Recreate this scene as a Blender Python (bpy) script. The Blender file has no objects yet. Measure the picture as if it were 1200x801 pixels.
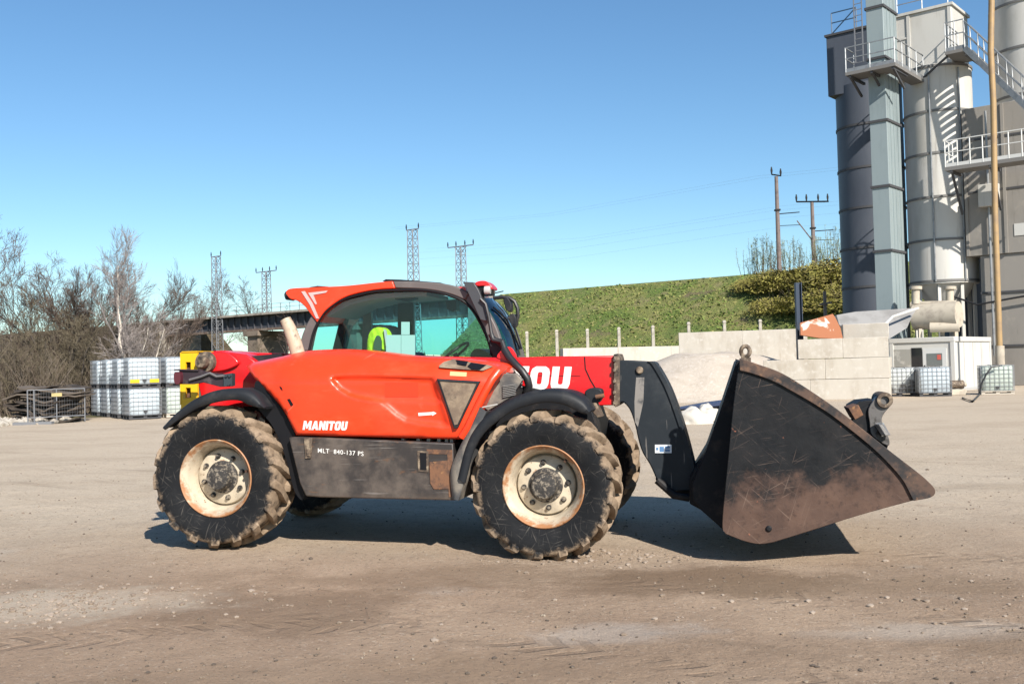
import bpy, bmesh, math, random
from mathutils import Vector, Matrix, noise
from mathutils.geometry import delaunay_2d_cdt
rnd = random.Random(7)
R = math.radians
S = bpy.context.scene
COL = S.collection
V = Vector

# ------------------------------------------------------------------ camera
FPX = 1200.0                      # focal length in photo pixels (36 mm on 36 mm)
ROLL, PITCH = 0.027, math.atan(28.5 / 1200.0)
_f = V((0, math.cos(PITCH), math.sin(PITCH)))
_u0 = V((0, -math.sin(PITCH), math.cos(PITCH)))
_r0 = V((1, 0, 0))
_r = _r0 * math.cos(ROLL) - _u0 * math.sin(ROLL)
_u = _u0 * math.cos(ROLL) + _r0 * math.sin(ROLL)
def ray(px, py):
    return _f + _r * ((px - 600) / FPX) + _u * ((400.5 - py) / FPX)
TYRE_R = 0.635
_d = ray(641, 567); _d = _d * (8.7 / _d.y)
CAMZ = TYRE_R - 0.012 - _d.z
CAM = V((0, 0, CAMZ))
def at(px, py, depth):
    d = ray(px, py)
    return CAM + d * (depth / d.y)
def gnd(px, py, z=0.0):
    d = ray(px, py)
    return CAM + d * ((z - CAMZ) / d.z)

cam_d = bpy.data.cameras.new('camera'); cam = bpy.data.objects.new('camera', cam_d)
COL.objects.link(cam); S.camera = cam
cam_d.sensor_width = 36; cam_d.lens = 36.0 * FPX / 1200.0
cam_d.clip_start = 0.1; cam_d.clip_end = 6000
m = Matrix((_r, _u, -_f)).transposed().to_4x4(); m.translation = CAM
cam.matrix_world = m

# ------------------------------------------------------------------ light
SUN_EL, SUN_AZ = 35.0, 25.0       # sun stands behind the camera, 25 degrees to the right
S.world = bpy.data.worlds.new('World'); S.world.use_nodes = True
nt = S.world.node_tree; nt.nodes.clear()
wo = nt.nodes.new('ShaderNodeOutputWorld'); bg = nt.nodes.new('ShaderNodeBackground')
sk = nt.nodes.new('ShaderNodeTexSky'); sk.sky_type = 'NISHITA'; sk.sun_disc = False
sk.sun_elevation = R(SUN_EL); sk.sun_rotation = R(180 - SUN_AZ)
sk.air_density = 1.0; sk.dust_density = 0.3; sk.ozone_density = 1.3; sk.altitude = 300
hs = nt.nodes.new('ShaderNodeHueSaturation')
hs.inputs['Saturation'].default_value = 1.12; hs.inputs['Value'].default_value = 1.0
tint = nt.nodes.new('ShaderNodeMix'); tint.data_type = 'RGBA'; tint.blend_type = 'MULTIPLY'; tint.inputs[0].default_value = 1
tint.inputs[7].default_value = (.85, 1.03, 1.11, 1)
nt.links.new(sk.outputs[0], hs.inputs['Color']); nt.links.new(hs.outputs[0], tint.inputs[6]); nt.links.new(tint.outputs[2], bg.inputs[0])
bg.inputs[1].default_value = 0.076
nt.links.new(bg.outputs[0], wo.inputs[0])
sd = bpy.data.lights.new('sun', 'SUN'); sd.energy = 5.0; sd.angle = R(0.5); sd.color = (1, .94, .85)
so = bpy.data.objects.new('sun', sd); COL.objects.link(so)
sdir = V((math.sin(R(SUN_AZ)) * math.cos(R(SUN_EL)), -math.cos(R(SUN_AZ)) * math.cos(R(SUN_EL)), math.sin(R(SUN_EL))))
so.rotation_euler = sdir.to_track_quat('Z', 'Y').to_euler(); so.location = (10, -20, 30)
S.view_settings.view_transform = 'Standard'; S.view_settings.look = 'None'
S.view_settings.exposure = 0.78; S.view_settings.gamma = 1
S.cycles.max_bounces = 6; S.cycles.transparent_max_bounces = 24
S.cycles.use_denoising = True

# ------------------------------------------------------------------ materials
ALB = .84
class N:
    def __init__(s, name):
        s.m = bpy.data.materials.new(name); s.m.use_nodes = True
        s.t = s.m.node_tree; s.b = s.t.nodes['Principled BSDF']; s.out = s.t.nodes['Material Output']
        s.tc = s.t.nodes.new('ShaderNodeTexCoord'); s.co = s.tc.outputs['Object']
    def n(s, typ, **kw):
        x = s.t.nodes.new(typ)
        for k, v in kw.items():
            if k in x.inputs.keys(): x.inputs[k].default_value = v
            else: setattr(x, k, v)
        return x
    def l(s, a, b): s.t.links.new(a, b)
    def scaled(s, v):
        mp = s.n('ShaderNodeMapping'); s.l(s.co, mp.inputs[0]); mp.inputs['Scale'].default_value = v
        return mp.outputs[0]
    def noise(s, scale, detail=4, rough=.6, stretch=None, dist=0.0):
        x = s.n('ShaderNodeTexNoise'); x.inputs['Scale'].default_value = scale
        x.inputs['Detail'].default_value = detail; x.inputs['Roughness'].default_value = rough
        x.inputs['Distortion'].default_value = dist
        s.l(s.scaled(stretch) if stretch else s.co, x.inputs['Vector'])
        return x.outputs['Fac']
    def ramp(s, fac, lo, hi, a=0.0, b=1.0):
        x = s.n('ShaderNodeMapRange'); x.inputs[1].default_value = lo; x.inputs[2].default_value = hi
        x.inputs[3].default_value = a; x.inputs[4].default_value = b
        x.interpolation_type = 'SMOOTHSTEP'
        s.l(fac, x.inputs[0]); return x.outputs[0]
    def math(s, op, a, b=None):
        x = s.n('ShaderNodeMath'); x.operation = op
        for i, q in enumerate((a, b)):
            if q is None: continue
            if isinstance(q, (int, float)): x.inputs[i].default_value = q
            else: s.l(q, x.inputs[i])
        return x.outputs[0]
    def mix(s, fac, a, b):
        x = s.n('ShaderNodeMix'); x.data_type = 'RGBA'
        for i, q in ((0, fac), (6, a), (7, b)):
            if isinstance(q, (int, float)): x.inputs[i].default_value = q
            elif isinstance(q, tuple): x.inputs[i].default_value = tuple(v * ALB for v in q) + (1,)
            else: s.l(q, x.inputs[i])
        return x.outputs[2]
    def scratches(s, cur, colour, sets, strength, width=40, ln=1.2, soft=.05):
        for ang, s0, th in sets:
            m0 = s.n('ShaderNodeMapping'); s.l(s.co, m0.inputs[0]); m0.inputs['Rotation'].default_value = (0, ang, 0); m0.inputs['Location'].default_value = (ang * 3, 0, s0)
            mp = s.n('ShaderNodeMapping'); s.l(m0.outputs[0], mp.inputs[0]); mp.inputs['Scale'].default_value = (ln * s0, 1, width * s0)
            nz = s.n('ShaderNodeTexNoise'); nz.inputs['Scale'].default_value = 2.0; nz.inputs['Detail'].default_value = 3; nz.inputs['Distortion'].default_value = .25
            s.l(mp.outputs[0], nz.inputs['Vector'])
            cur = s.mix(s.ramp(nz.outputs['Fac'], th, th + soft, 0, strength), cur, colour)
        return cur
    def xyz(s):
        x = s.n('ShaderNodeSeparateXYZ'); s.l(s.co, x.inputs[0]); return x.outputs
    def col(s, c):
        if isinstance(c, tuple): s.b.inputs['Base Color'].default_value = tuple(v * ALB for v in c) + (1,)
        else: s.l(c, s.b.inputs['Base Color'])
        return s
    def rm(s, rough, metal=0.0):
        if isinstance(rough, (int, float)): s.b.inputs['Roughness'].default_value = rough
        else: s.l(rough, s.b.inputs['Roughness'])
        s.b.inputs['Metallic'].default_value = metal; return s
    def bump(s, h, strength=.3, dist=.01):
        x = s.n('ShaderNodeBump'); x.inputs['Strength'].default_value = strength
        x.inputs['Distance'].default_value = dist
        s.l(h, x.inputs['Height']); s.l(x.outputs[0], s.b.inputs['Normal']); return s

BLK = ('black_plastic', 'dark_steel', 'black_seal')
def mk(name, c, rough=.6, metal=0.0, layers=(), bump=None, coat=0):
    """base colour c; layers = (colour, noise scale, lo, hi, stretch or None[, strength])"""
    k = N(name); cur = c
    for L in layers:
        f = k.ramp(k.noise(L[1], 6, .65, L[4] if len(L) > 4 else None), L[2], L[3], 0, L[5] if len(L) > 5 else 1.0)
        cur = k.mix(f, cur, L[0])
    k.col(cur); k.rm(rough, metal)
    if name in BLK: k.b.inputs['Specular IOR Level'].default_value = .25
    if bump: k.bump(k.noise(bump[0], 5, .65), bump[1], bump[2])
    if coat:
        k.b.inputs['Coat Weight'].default_value = coat; k.b.inputs['Coat Roughness'].default_value = .12
    return k.m

MT = {}
k = N('orange_paint')
c = k.mix(k.ramp(k.noise(2.2, 6, .65, (1, 1, 2)), .48, .75, 0, .30), (.86, .050, .009), (.80, .13, .055))
c = k.mix(k.ramp(k.noise(9, 6, .65), .60, .82, 0, .28), c, (.38, .22, .14))
zz = k.xyz(); c = k.mix(k.math('MULTIPLY', k.ramp(zz[2], 1.05, .80), k.ramp(k.noise(4, 6, .7), .38, .66, 0, .38)), c, (.42, .29, .20))
c = k.scratches(c, (.85, .33, .22), ((.1, .6, .69), (.7, .5, .70)), .22)
k.col(c).rm(k.ramp(k.noise(3, 5), .35, .7, .30, .5)).bump(k.noise(60, 5, .65), .03, .002)
k.b.inputs['Coat Weight'].default_value = .25; k.b.inputs['Coat Roughness'].default_value = .15; MT['orange'] = k.m
MT['red'] = mk('red_paint', (.66, .008, .012), .35, 0, [((.42, .02, .02), 4, .5, .7, None, .5), ((.3, .18, .12), 14, .62, .8, None, .3)], (50, .03, .002), .3)
MT['deepred'] = mk('faded_red_panel', (.82, .045, .008), .40, 0, [((.76, .042, .010), 5, .4, .7)])
MT['black'] = mk('black_plastic', (.016, .018, .022), .55, 0, [((.07, .066, .062), 6, .45, .8, None, .6)], (90, .08, .003))
MT['dark'] = mk('dark_steel', (.012, .013, .016), .6, .2, [((.05, .04, .035), 7, .5, .75)], (40, .1, .004))
MT['cabgrey'] = mk('grey_cab_frame', (.12, .105, .10), .5, 0, [((.2, .18, .165), 5, .5, .8, None, .5)], (80, .05, .002))
MT['greyflap'] = mk('dusty_grey_plastic', (.075, .075, .078), .7, 0, [((.30, .26, .21), 3, .42, .68)], (60, .1, .003))
MT['hose'] = mk('black_rubber_hose', (.018, .018, .02), .45)
MT['seal'] = mk('black_seal', (.008, .008, .01), .5)
MT['yellow'] = mk('yellow_paint', (.80, .47, .006), .45, 0, [((.3, .2, .08), 8, .6, .75, None, .6)], (50, .04, .002))
MT['white'] = mk('white_lettering', (.82, .80, .76), .55, 0, [((.55, .45, .4), 30, .58, .75, None, .5)])
MT['beige_pipe'] = mk('dusty_beige_pipe', (.50, .40, .29), .6, 0, [((.14, .10, .07), 9, .5, .7), ((.7, .62, .52), 20, .6, .8)], (40, .1, .003))
MT['mudmetal'] = mk('greasy_brown_metal', (.10, .07, .05), .7, .1, [((.30, .23, .16), 16, .45, .65), ((.02, .018, .016), 9, .5, .66)], (50, .5, .006))
MT['wire_mesh'] = mk('dusty_brown_vent_mesh', (.17, .12, .085), .8, 0, [((.33, .25, .17), 6, .4, .7), ((.06, .05, .04), 10, .55, .75)], (220, .5, .004))
MT['rust'] = mk('rusty_steel', (.20, .095, .05), .8, .1, [((.09, .05, .035), 10, .42, .62), ((.34, .17, .07), 24, .58, .72)], (60, .3, .004))
MT['hub'] = mk('dusty_dark_hub', (.035, .032, .03), .75, .1, [((.26, .22, .17), 26, .47, .6)], (70, .8, .006))
MT['vest'] = mk('fluorescent_yellow_fabric', (.55, .90, .01), .8, 0, [((.42, .78, .02), 12, .5, .7)])
MT['vestband'] = mk('grey_reflective_tape', (.55, .56, .55), .4)
MT['aqua'] = mk('pale_aqua_card', (.22, .50, .45), .6, 0, [((.20, .46, .42), 3, .5, .7)])
MT['lamp'] = mk('headlamp_glass', (.45, .46, .45), .12)
MT['redlens'] = mk('dark_red_lens', (.10, .02, .03), .2)
MT['headliner'] = mk('grey_headliner', (.30, .32, .31), .8)

# dark brown-grey steel tank skirt with worn patches and scratches
k = N('scuffed_dark_steel')
c = k.mix(k.ramp(k.noise(2.3, 6, .65), .42, .66), (.045, .038, .036), (.15, .12, .10))
c = k.mix(k.ramp(k.noise(5, 6, .7, (1, 1, 3)), .58, .7, 0, .7), c, (.17, .085, .045))
z = k.xyz()
c = k.mix(k.ramp(k.math('ADD', z[2], k.math('MULTIPLY', k.noise(5), .18)), .66, .56, 0, .75), c, (.14, .10, .075))
c = k.mix(k.ramp(k.noise(3, 2, .5, (1, 1, 26)), .66, .72, 0, .4), c, (.32, .29, .27))
k.col(c).rm(.48, .25).bump(k.noise(30), .08, .004); MT['skirt'] = k.m

# bucket side: black paint worn to brown rust towards the floor, scratches
def bucket_mat(name, paint, zc):
    k = N(name); z = k.xyz()
    h = k.math('ADD', z[2], k.math('MULTIPLY', k.math('SUBTRACT', k.noise(3.2, 7, .7), .5), 1.0))
    h = k.math('ADD', h, k.math('MULTIPLY', z[0], -.10))
    f = k.ramp(h, zc + .13, zc - .1)
    rust = k.mix(k.ramp(k.noise(2.2, 6, .65), .35, .7), (.072, .042, .032), (.122, .072, .052))
    rust = k.mix(k.ramp(k.noise(26, 5, .7), .52, .7, 0, .8), rust, (.05, .03, .024))
    pt = k.mix(k.ramp(k.noise(1.6, 6, .65), .45, .75, 0, .7), paint, (.024, .021, .021))
    c = k.mix(f, pt, rust)
    wear = k.ramp(k.noise(1.5, 4, .6), .42, .62)
    for ang, s0, th in ((.5, 1.0, .69), (-.75, 1.3, .685), (1.25, .8, .69), (.15, 1.6, .69)):
        m0 = k.n('ShaderNodeMapping'); k.l(k.co, m0.inputs[0]); m0.inputs['Rotation'].default_value = (0, ang, 0)
        mp = k.n('ShaderNodeMapping'); k.l(m0.outputs[0], mp.inputs[0]); mp.inputs['Scale'].default_value = (1.1 * s0, 1, 42 * s0)
        nz = k.n('ShaderNodeTexNoise'); nz.inputs['Scale'].default_value = 2.0; nz.inputs['Detail'].default_value = 3
        k.l(mp.outputs[0], nz.inputs['Vector'])
        c = k.mix(k.math('MULTIPLY', k.ramp(nz.outputs['Fac'], th - .03, th + .03, 0, .5), wear), c, (.22, .155, .12))
    c = k.mix(k.ramp(k.noise(11, 6, .75), .67, .70, 0, .8), c, (.36, .13, .075))
    k.b.inputs['Specular IOR Level'].default_value = .3
    k.col(c).rm(k.ramp(k.noise(7), .3, .7, .45, .75), 0).bump(k.math('ADD', k.math('MULTIPLY', k.noise(45, 5, .7), .12), k.noise(2.6, 3)), .5, .02)
    return k.m
MT['bucket'] = bucket_mat('worn_black_bucket_steel', (.004, .005, .007), .43)
MT['bucketedge'] = mk('worn_brown_edge_steel', (.095, .055, .038), .65, .1, [((.018, .016, .017), 4, .42, .58), ((.165, .09, .052), 15, .55, .7)], (45, .15, .003))

# black boom head with dusty wear
k = N('worn_black_boom_head')
c = k.mix(k.ramp(k.noise(2.5, 6, .65), .42, .75, 0, .8), (.013, .018, .024), (.055, .06, .065))
c = k.mix(k.ramp(k.noise(3, 3, .5, (14, 1, 1)), .66, .7, 0, .5), c, (.25, .23, .21))
k.b.inputs['Specular IOR Level'].default_value = .3
k.col(c).rm(.55, 0).bump(k.math('ADD', k.math('MULTIPLY', k.noise(50), .1), k.noise(3, 3)), .3, .012); MT['boomhead'] = k.m

# rim: cream paint with rust bleeding from the flange and hub
k = N('rusty_cream_rim'); z = k.xyz()
rr = k.math('SQRT', k.math('ADD', k.math('MULTIPLY', z[0], z[0]), k.math('MULTIPLY', z[2], z[2])))
nz = k.noise(9, 6, .7)
cr = k.mix(k.ramp(k.noise(5, 5), .4, .7), (.62, .53, .40), (.40, .34, .26))
f1 = k.ramp(k.math('ADD', rr, k.math('MULTIPLY', k.math('SUBTRACT', nz, .5), .22)), .285, .345)
f2 = k.ramp(k.math('ADD', rr, k.math('MULTIPLY', k.math('SUBTRACT', nz, .5), .30)), .135, .075)
cr = k.mix(f1, cr, (.36, .16, .065)); cr = k.mix(f2, cr, (.30, .13, .05))
cr = k.mix(k.ramp(k.noise(22, 6, .7), .60, .68, 0, .8), cr, (.16, .07, .035))
k.col(cr).rm(.6, .05).bump(k.noise(40), .12, .003); MT['rim'] = k.m

# tyre: black sidewall with pale scuffs, dusty mud on the tread
k = N('muddy_tyre_rubber'); z = k.xyz()
rr = k.math('SQRT', k.math('ADD', k.math('MULTIPLY', z[0], z[0]), k.math('MULTIPLY', z[2], z[2])))
nz = k.noise(9, 6, .7)
f = k.ramp(k.math('ADD', rr, k.math('MULTIPLY', k.math('SUBTRACT', nz, .5), .26)), .525, .588)
mud = k.mix(k.ramp(k.noise(7, 6, .7), .35, .68), (.33, .245, .17), (.19, .135, .09))
mud = k.mix(k.ramp(k.noise(14, 5, .7), .60, .72), mud, (.05, .042, .036))
wall = k.mix(k.ramp(k.noise(3, 6, .7), .42, .8, 0, .6), (.007, .008, .010), (.035, .034, .034))
wall = k.scratches(wall, (.20, .18, .155), ((.3, 1.3, .66), (-.8, 1.6, .655), (1.3, 1.4, .66), (.9, 1.9, .665), (-.3, 1.7, .665), (-1.35, 1.5, .66)), .28, 34, 1.8, .08)
c = k.mix(f, wall, mud)
k.b.inputs['Specular IOR Level'].default_value = .25
k.col(c).rm(.85).bump(k.math('ADD', k.noise(60, 5, .7), k.math('MULTIPLY', nz, 2.0)), .35, .006); MT['tyre'] = k.m

def glass(name, tint, rough=.0, refl=1.0, ior=1.5):
    k = N(name); k.t.nodes.remove(k.b)
    tr = k.n('ShaderNodeBsdfTransparent'); tr.inputs[0].default_value = tint + (1,)
    gl = k.n('ShaderNodeBsdfGlossy'); gl.inputs['Color'].default_value = (refl, refl, refl, 1); gl.inputs['Roughness'].default_value = rough
    lw = k.n('ShaderNodeLayerWeight'); r0 = ((ior - 1) / (ior + 1)) ** 2
    sch = k.math('ADD', k.math('MULTIPLY', k.math('POWER', lw.outputs['Facing'], 5.0), 1 - r0 if ior > 1.2 else .1), r0)
    mx = k.n('ShaderNodeMixShader')
    k.l(sch, mx.inputs[0]); k.l(tr.outputs[0], mx.inputs[1]); k.l(gl.outputs[0], mx.inputs[2])
    k.l(mx.outputs[0], k.out.inputs[0]); return k.m
MT['glass'] = glass('cab_glass', (.88, .97, .965), 0, .55); MT['glassfar'] = glass('teal_tinted_cab_glass', (.50, .88, .92), 0, .4)
MT['glassrear'] = glass('teal_rear_cab_glass', (.62, .92, .94), 0, .4, 1.04)
MT['clear'] = glass('clear_window_glass', (.7, .8, .82))
k = N('blue_windscreen_glass')
MT['screen'] = glass('blue_windscreen_glass', (.05, .30, .55))

# ------------------------------------------------------------------ mesh builder
class MB:
    def __init__(s): s.v = []; s.f = []; s.mi = []; s.cm = 0
    def add(s, vs, fs):
        o = len(s.v); s.v += [V(p) for p in vs]
        s.f += [tuple(i + o for i in f) for f in fs]; s.mi += [s.cm] * len(fs)
    def box(s, c, size, rot=None, taper=1.0):
        x, y, z = [q / 2 for q in size]; c = V(c)
        vs = [V((sx * x * (taper if sz > 0 else 1), sy * y * (taper if sz > 0 else 1), sz * z)) for sz in (-1, 1) for sy in (-1, 1) for sx in (-1, 1)]
        if rot is not None: vs = [rot @ q for q in vs]
        s.add([q + c for q in vs], [(0, 2, 3, 1), (4, 5, 7, 6), (0, 1, 5, 4), (2, 6, 7, 3), (0, 4, 6, 2), (1, 3, 7, 5)])
    def hexa(s, bottom, top):
        s.add(list(bottom) + list(top), [(3, 2, 1, 0), (4, 5, 6, 7)] + [(i, (i + 1) % 4, 4 + (i + 1) % 4, 4 + i) for i in range(4)])
    def loft(s, rings, closed=True, caps=True):
        n = len(rings[0]); vs = [p for r in rings for p in r]; fs = []
        for i in range(len(rings) - 1):
            for j in range(n if closed else n - 1):
                a = i * n + j; b = i * n + (j + 1) % n
                fs.append((a, b, b + n, a + n))
        if caps and closed:
            fs.append(tuple(range(n - 1, -1, -1))); fs.append(tuple((len(rings) - 1) * n + j for j in range(n)))
        s.add(vs, fs)
    def tube(s, pts, r, n=8, caps=True):
        pts = [V(p) for p in pts]; rings = []; ref = None
        for i, p in enumerate(pts):
            t = (pts[min(i + 1, len(pts) - 1)] - pts[max(i - 1, 0)])
            if t.length < 1e-9: t = V((0, 0, 1))
            t.normalize()
            if ref is None:
                ref = V((0, 0, 1)) if abs(t.z) < .9 else V((1, 0, 0))
            a = (ref - t * ref.dot(t)); a.normalize(); b = t.cross(a); ref = a
            rad = r[i] if isinstance(r, (list, tuple)) else r
            rings.append([p + (a * math.cos(2 * math.pi * q / n) + b * math.sin(2 * math.pi * q / n)) * rad for q in range(n)])
        s.loft(rings, True, caps)
    def bar(s, a, b, w, h=None):
        a, b = V(a), V(b); h = h or w; t = (b - a).normalized()
        ref = V((0, 0, 1)) if abs(t.z) < .95 else V((0, 1, 0))
        x = t.cross(ref).normalized(); y = x.cross(t)
        q = [x * w / 2 * i + y * h / 2 * j for i, j in ((-1, -1), (1, -1), (1, 1), (-1, 1))]
        s.hexa([a + p for p in q], [b + p for p in q])
    def lathe(s, prof, c=(0, 0, 0), axis='y', n=48, closed_prof=False):
        c = V(c); rings = []
        for k_ in range(n):
            a = 2 * math.pi * k_ / n; ca, sa = math.cos(a), math.sin(a)
            if axis == 'y': rings.append([c + V((r * ca, h, r * sa)) for r, h in prof])
            elif axis == 'z': rings.append([c + V((r * ca, r * sa, h)) for r, h in prof])
            else: rings.append([c + V((h, r * ca, r * sa)) for r, h in prof])
        m_ = len(prof); vs = [p for r in rings for p in r]; fs = []
        for i in range(n):
            for j in range(m_ if closed_prof else m_ - 1):
                a, b = i * m_ + j, i * m_ + (j + 1) % m_
                a2, b2 = ((i + 1) % n) * m_ + j, ((i + 1) % n) * m_ + (j + 1) % m_
                fs.append((a, b, b2, a2))
        s.add(vs, fs)
    def build(s, name, mats, parent=None, sharp=35, bevel=0, tag=None):
        me = bpy.data.meshes.new(name); me.from_pydata(s.v, [], s.f)
        mats = mats if isinstance(mats, (list, tuple)) else [mats]
        for q in mats: me.materials.append(q)
        if len(mats) > 1: me.polygons.foreach_set('material_index', s.mi)
        bm = bmesh.new(); bm.from_mesh(me); bmesh.ops.remove_doubles(bm, verts=bm.verts, dist=1e-5)
        bmesh.ops.recalc_face_normals(bm, faces=bm.faces); bm.to_mesh(me); bm.free()
        me.polygons.foreach_set('use_smooth', [True] * len(me.polygons))
        me.set_sharp_from_angle(angle=R(sharp))
        o = bpy.data.objects.new(name, me); COL.objects.link(o)
        if parent: o.parent = parent
        if bevel:
            b = o.modifiers.new('bevel', 'BEVEL'); b.width = bevel; b.segments = 2; b.limit_method = 'ANGLE'; b.angle_limit = R(40)
            b.harden_normals = False
        return o
def empty(name, loc=(0, 0, 0), rz=0, parent=None, mat=None):
    o = bpy.data.objects.new(name, None); COL.objects.link(o); o.empty_display_size = .2
    if parent: o.parent = parent
    if mat is not None: o.matrix_world = mat
    else: o.location = loc; o.rotation_euler = (0, 0, rz)
    return o
def tag(o, label=None, cat=None, group=None, kind=None):
    if label: o['label'] = label
    if cat: o['category'] = cat
    if group: o['group'] = group
    if kind: o['kind'] = kind
    return o
def copy_tree(o, parent=None):
    c = o.copy(); COL.objects.link(c)
    if parent: c.parent = parent
    for ch in [q for q in KIDS.get(o.name, ())]: copy_tree(ch, c)
    return c
KIDS = {}
def index_kids():
    KIDS.clear()
    for o in bpy.data.objects:
        if o.parent: KIDS.setdefault(o.parent.name, []).append(o)
def spline(pts, n=6, closed=False):
    """Catmull-Rom through points; a point with a truthy third entry is a sharp corner."""
    P = [V((p[0], p[1])) for p in pts]; cor = [len(p) > 2 and bool(p[2]) for p in pts]; L = len(P); out = []
    rng = L if closed else L - 1
    for i in range(rng):
        p1, p2 = P[i], P[(i + 1) % L]
        p0 = P[i - 1] if (closed or i > 0) and not cor[i] else p1 * 2 - p2
        j = (i + 2) % L
        p3 = P[j] if (closed or i + 2 < L) and not cor[(i + 1) % L] else p2 * 2 - p1
        if cor[i]: p0 = p1 + (p1 - p2)
        if cor[(i + 1) % L]: p3 = p2 + (p2 - p1)
        for q in range(n):
            t = q / n
            out.append(.5 * ((2 * p1) + (p2 - p0) * t + (2 * p0 - 5 * p1 + 4 * p2 - p3) * t * t + (3 * p1 - p0 - 3 * p2 + p3) * t ** 3))
    if not closed: out.append(P[-1])
    return out
def seg_dist(p, a, b):
    d = b - a; l2 = d.length_squared
    t = 0 if l2 < 1e-12 else max(0, min(1, (p - a).dot(d) / l2))
    return (p - (a + d * t)).length
def inside(p, poly):
    c = False; j = len(poly) - 1
    for i in range(len(poly)):
        a, b = poly[i], poly[j]
        if (a.y > p.y) != (b.y > p.y) and p.x < (b.x - a.x) * (p.y - a.y) / (b.y - a.y) + a.x: c = not c
        j = i
    return c
# ================================================================== TELEHANDLER
PSI = R(11.5)
FW = V((math.cos(PSI), -math.sin(PSI), 0)); LF = V((math.sin(PSI), math.cos(PSI), 0)); UP = V((0, 0, 1))
WY = .97                                             # lateral place of the wheel centres
ORG = at(641, 567, 8.7) + LF * WY; ORG.z = 0
MM = Matrix((FW, LF, UP)).transposed().to_4x4(); MM.translation = ORG
MI = MM.inverted()
def L(px, py, lat):
    d = ray(px, py); t = (lat - (CAM - ORG).dot(LF)) / d.dot(LF)
    return MI @ (CAM + d * t)
def LL(pts, lat): return [L(p[0], p[1], lat) for p in pts]
def prism(mb, pts, lat0, lat1):
    """outline traced on the plane lat0, carried straight across to lat1"""
    a = LL(pts, lat0); b = [V((p.x, lat1, p.z)) for p in a]
    n = len(a); o = len(mb.v)
    mb.add(a + b, [tuple(range(n)), tuple(range(2 * n - 1, n - 1, -1))] + [(i, (i + 1) % n, n + (i + 1) % n, n + i) for i in range(n)])
def relief(mb, outline, latf, back, step, extra=()):
    n = len(outline); vs = list(outline) + [V(e) for e in extra]
    x0 = min(p.x for p in outline); x1 = max(p.x for p in outline); y0 = min(p.y for p in outline); y1 = max(p.y for p in outline)
    y = y0 + step / 2; row = 0
    while y < y1:
        x = x0 + step / 2 + (step / 2 if row % 2 else 0)
        while x < x1:
            p = V((x, y))
            if inside(p, outline) and min(seg_dist(p, outline[i - 1], outline[i]) for i in range(n)) > step * .45: vs.append(p)
            x += step
        y += step * .87; row += 1
    r = delaunay_2d_cdt(vs, [(i, (i + 1) % n) for i in range(n)], [], 1, 1e-5)
    mb.add([L(p.x, p.y, latf(p)) for p in r[0]], [tuple(f) for f in r[2]])
    fr = [L(p.x, p.y, latf(p)) for p in outline]; bk = [V((p.x, back, p.z)) for p in fr]
    mb.add(fr + bk, [(i, (i + 1) % n, n + (i + 1) % n, n + i) for i in range(n)])
def sm(t): t = max(0., min(1., t)); return t * t * (3 - 2 * t)

TH = empty('telehandler', mat=MM)
tag(TH, 'red and orange telehandler with muddy tyres and a raised black bucket on the yard', 'telehandler')

# ---- chassis, axles
mb = MB()
prism(mb, [(300, 470), (560, 440), (690, 470), (700, 500), (690, 560), (600, 575), (330, 565), (262, 530), (262, 475)], -.42, .5)
prism(mb, [(345, 514), (556, 470), (556, 560), (350, 572)], -.80, -.40)
mb.build('chassis', MT['dark'], TH, bevel=.01)
RW = L(264.5, 557.5, -WY); FWC = L(641, 567, -WY)
for wc in (RW, FWC):
    mb = MB(); mb.tube([(wc.x, -.85, wc.z), (wc.x, -.3, wc.z), (wc.x, 0, wc.z), (wc.x, .3, wc.z), (wc.x, .85, wc.z)], [.11, .13, .2, .13, .11], 14)
    mb.build('axle', MT['mudmetal'], TH)

# ---- wheels
def tyre_mesh():
    mb = MB()
    prof = [(.318, -.165), (.335, -.188), (.352, -.19), (.40, -.216), (.46, -.232), (.51, -.236), (.545, -.230), (.568, -.212), (.580, -.17), (.582, -.08)]
    prof = prof + [(r, -h) for r, h in reversed(prof)]
    mb.lathe(prof, n=96)
    NL = 17
    for side in (-1, 1):
        for q in range(NL):
            a0 = 2 * math.pi * (q + (.5 if side > 0 else 0)) / NL
            rings = []
            for i in range(9):
                t = i / 8
                wob = .018 * noise.noise(V((q * 3.1, t * 2, side * 5)))
                lat = side * (-.015 + .222 * t); a = a0 + .26 * (t ** 1.15) + wob
                w = .054 + .030 * t + .008 * noise.noise(V((q, t * 3, 9 + side)))
                top = .636 - .022 * t ** 3 + .007 * noise.noise(V((q * 2, t * 4, side)))
                if i == 7: top -= .004
                if i == 8: top -= .018
                rb = .575; hw = w / 2 / .63; hb = hw * 1.22
                rings.append([V((r_ * math.cos(a + e), lat, r_ * math.sin(a + e))) for r_, e in ((rb, -hb), (top - .008, -hw), (top, -hw * .92), (top, hw * .92), (top - .008, hw), (rb, hb))])
            # the lug's end runs down the shoulder
            for (rt, rbm, lt) in ((.585, .55, .236), (.545, .53, .241), (.53, .52, .230)):
                a = a0 + .26 + .02; hw = .040 / .6
                rings.append([V((r_ * math.cos(a + e), side * (lt - (.012 if r_ < rt else 0)), r_ * math.sin(a + e))) for r_, e in ((rbm, -hw * 1.2), (rt - .004, -hw), (rt, -hw * .8), (rt, hw * .8), (rt - .004, hw), (rbm, hw * 1.2))])
            mb.loft(rings)
    return mb
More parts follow.
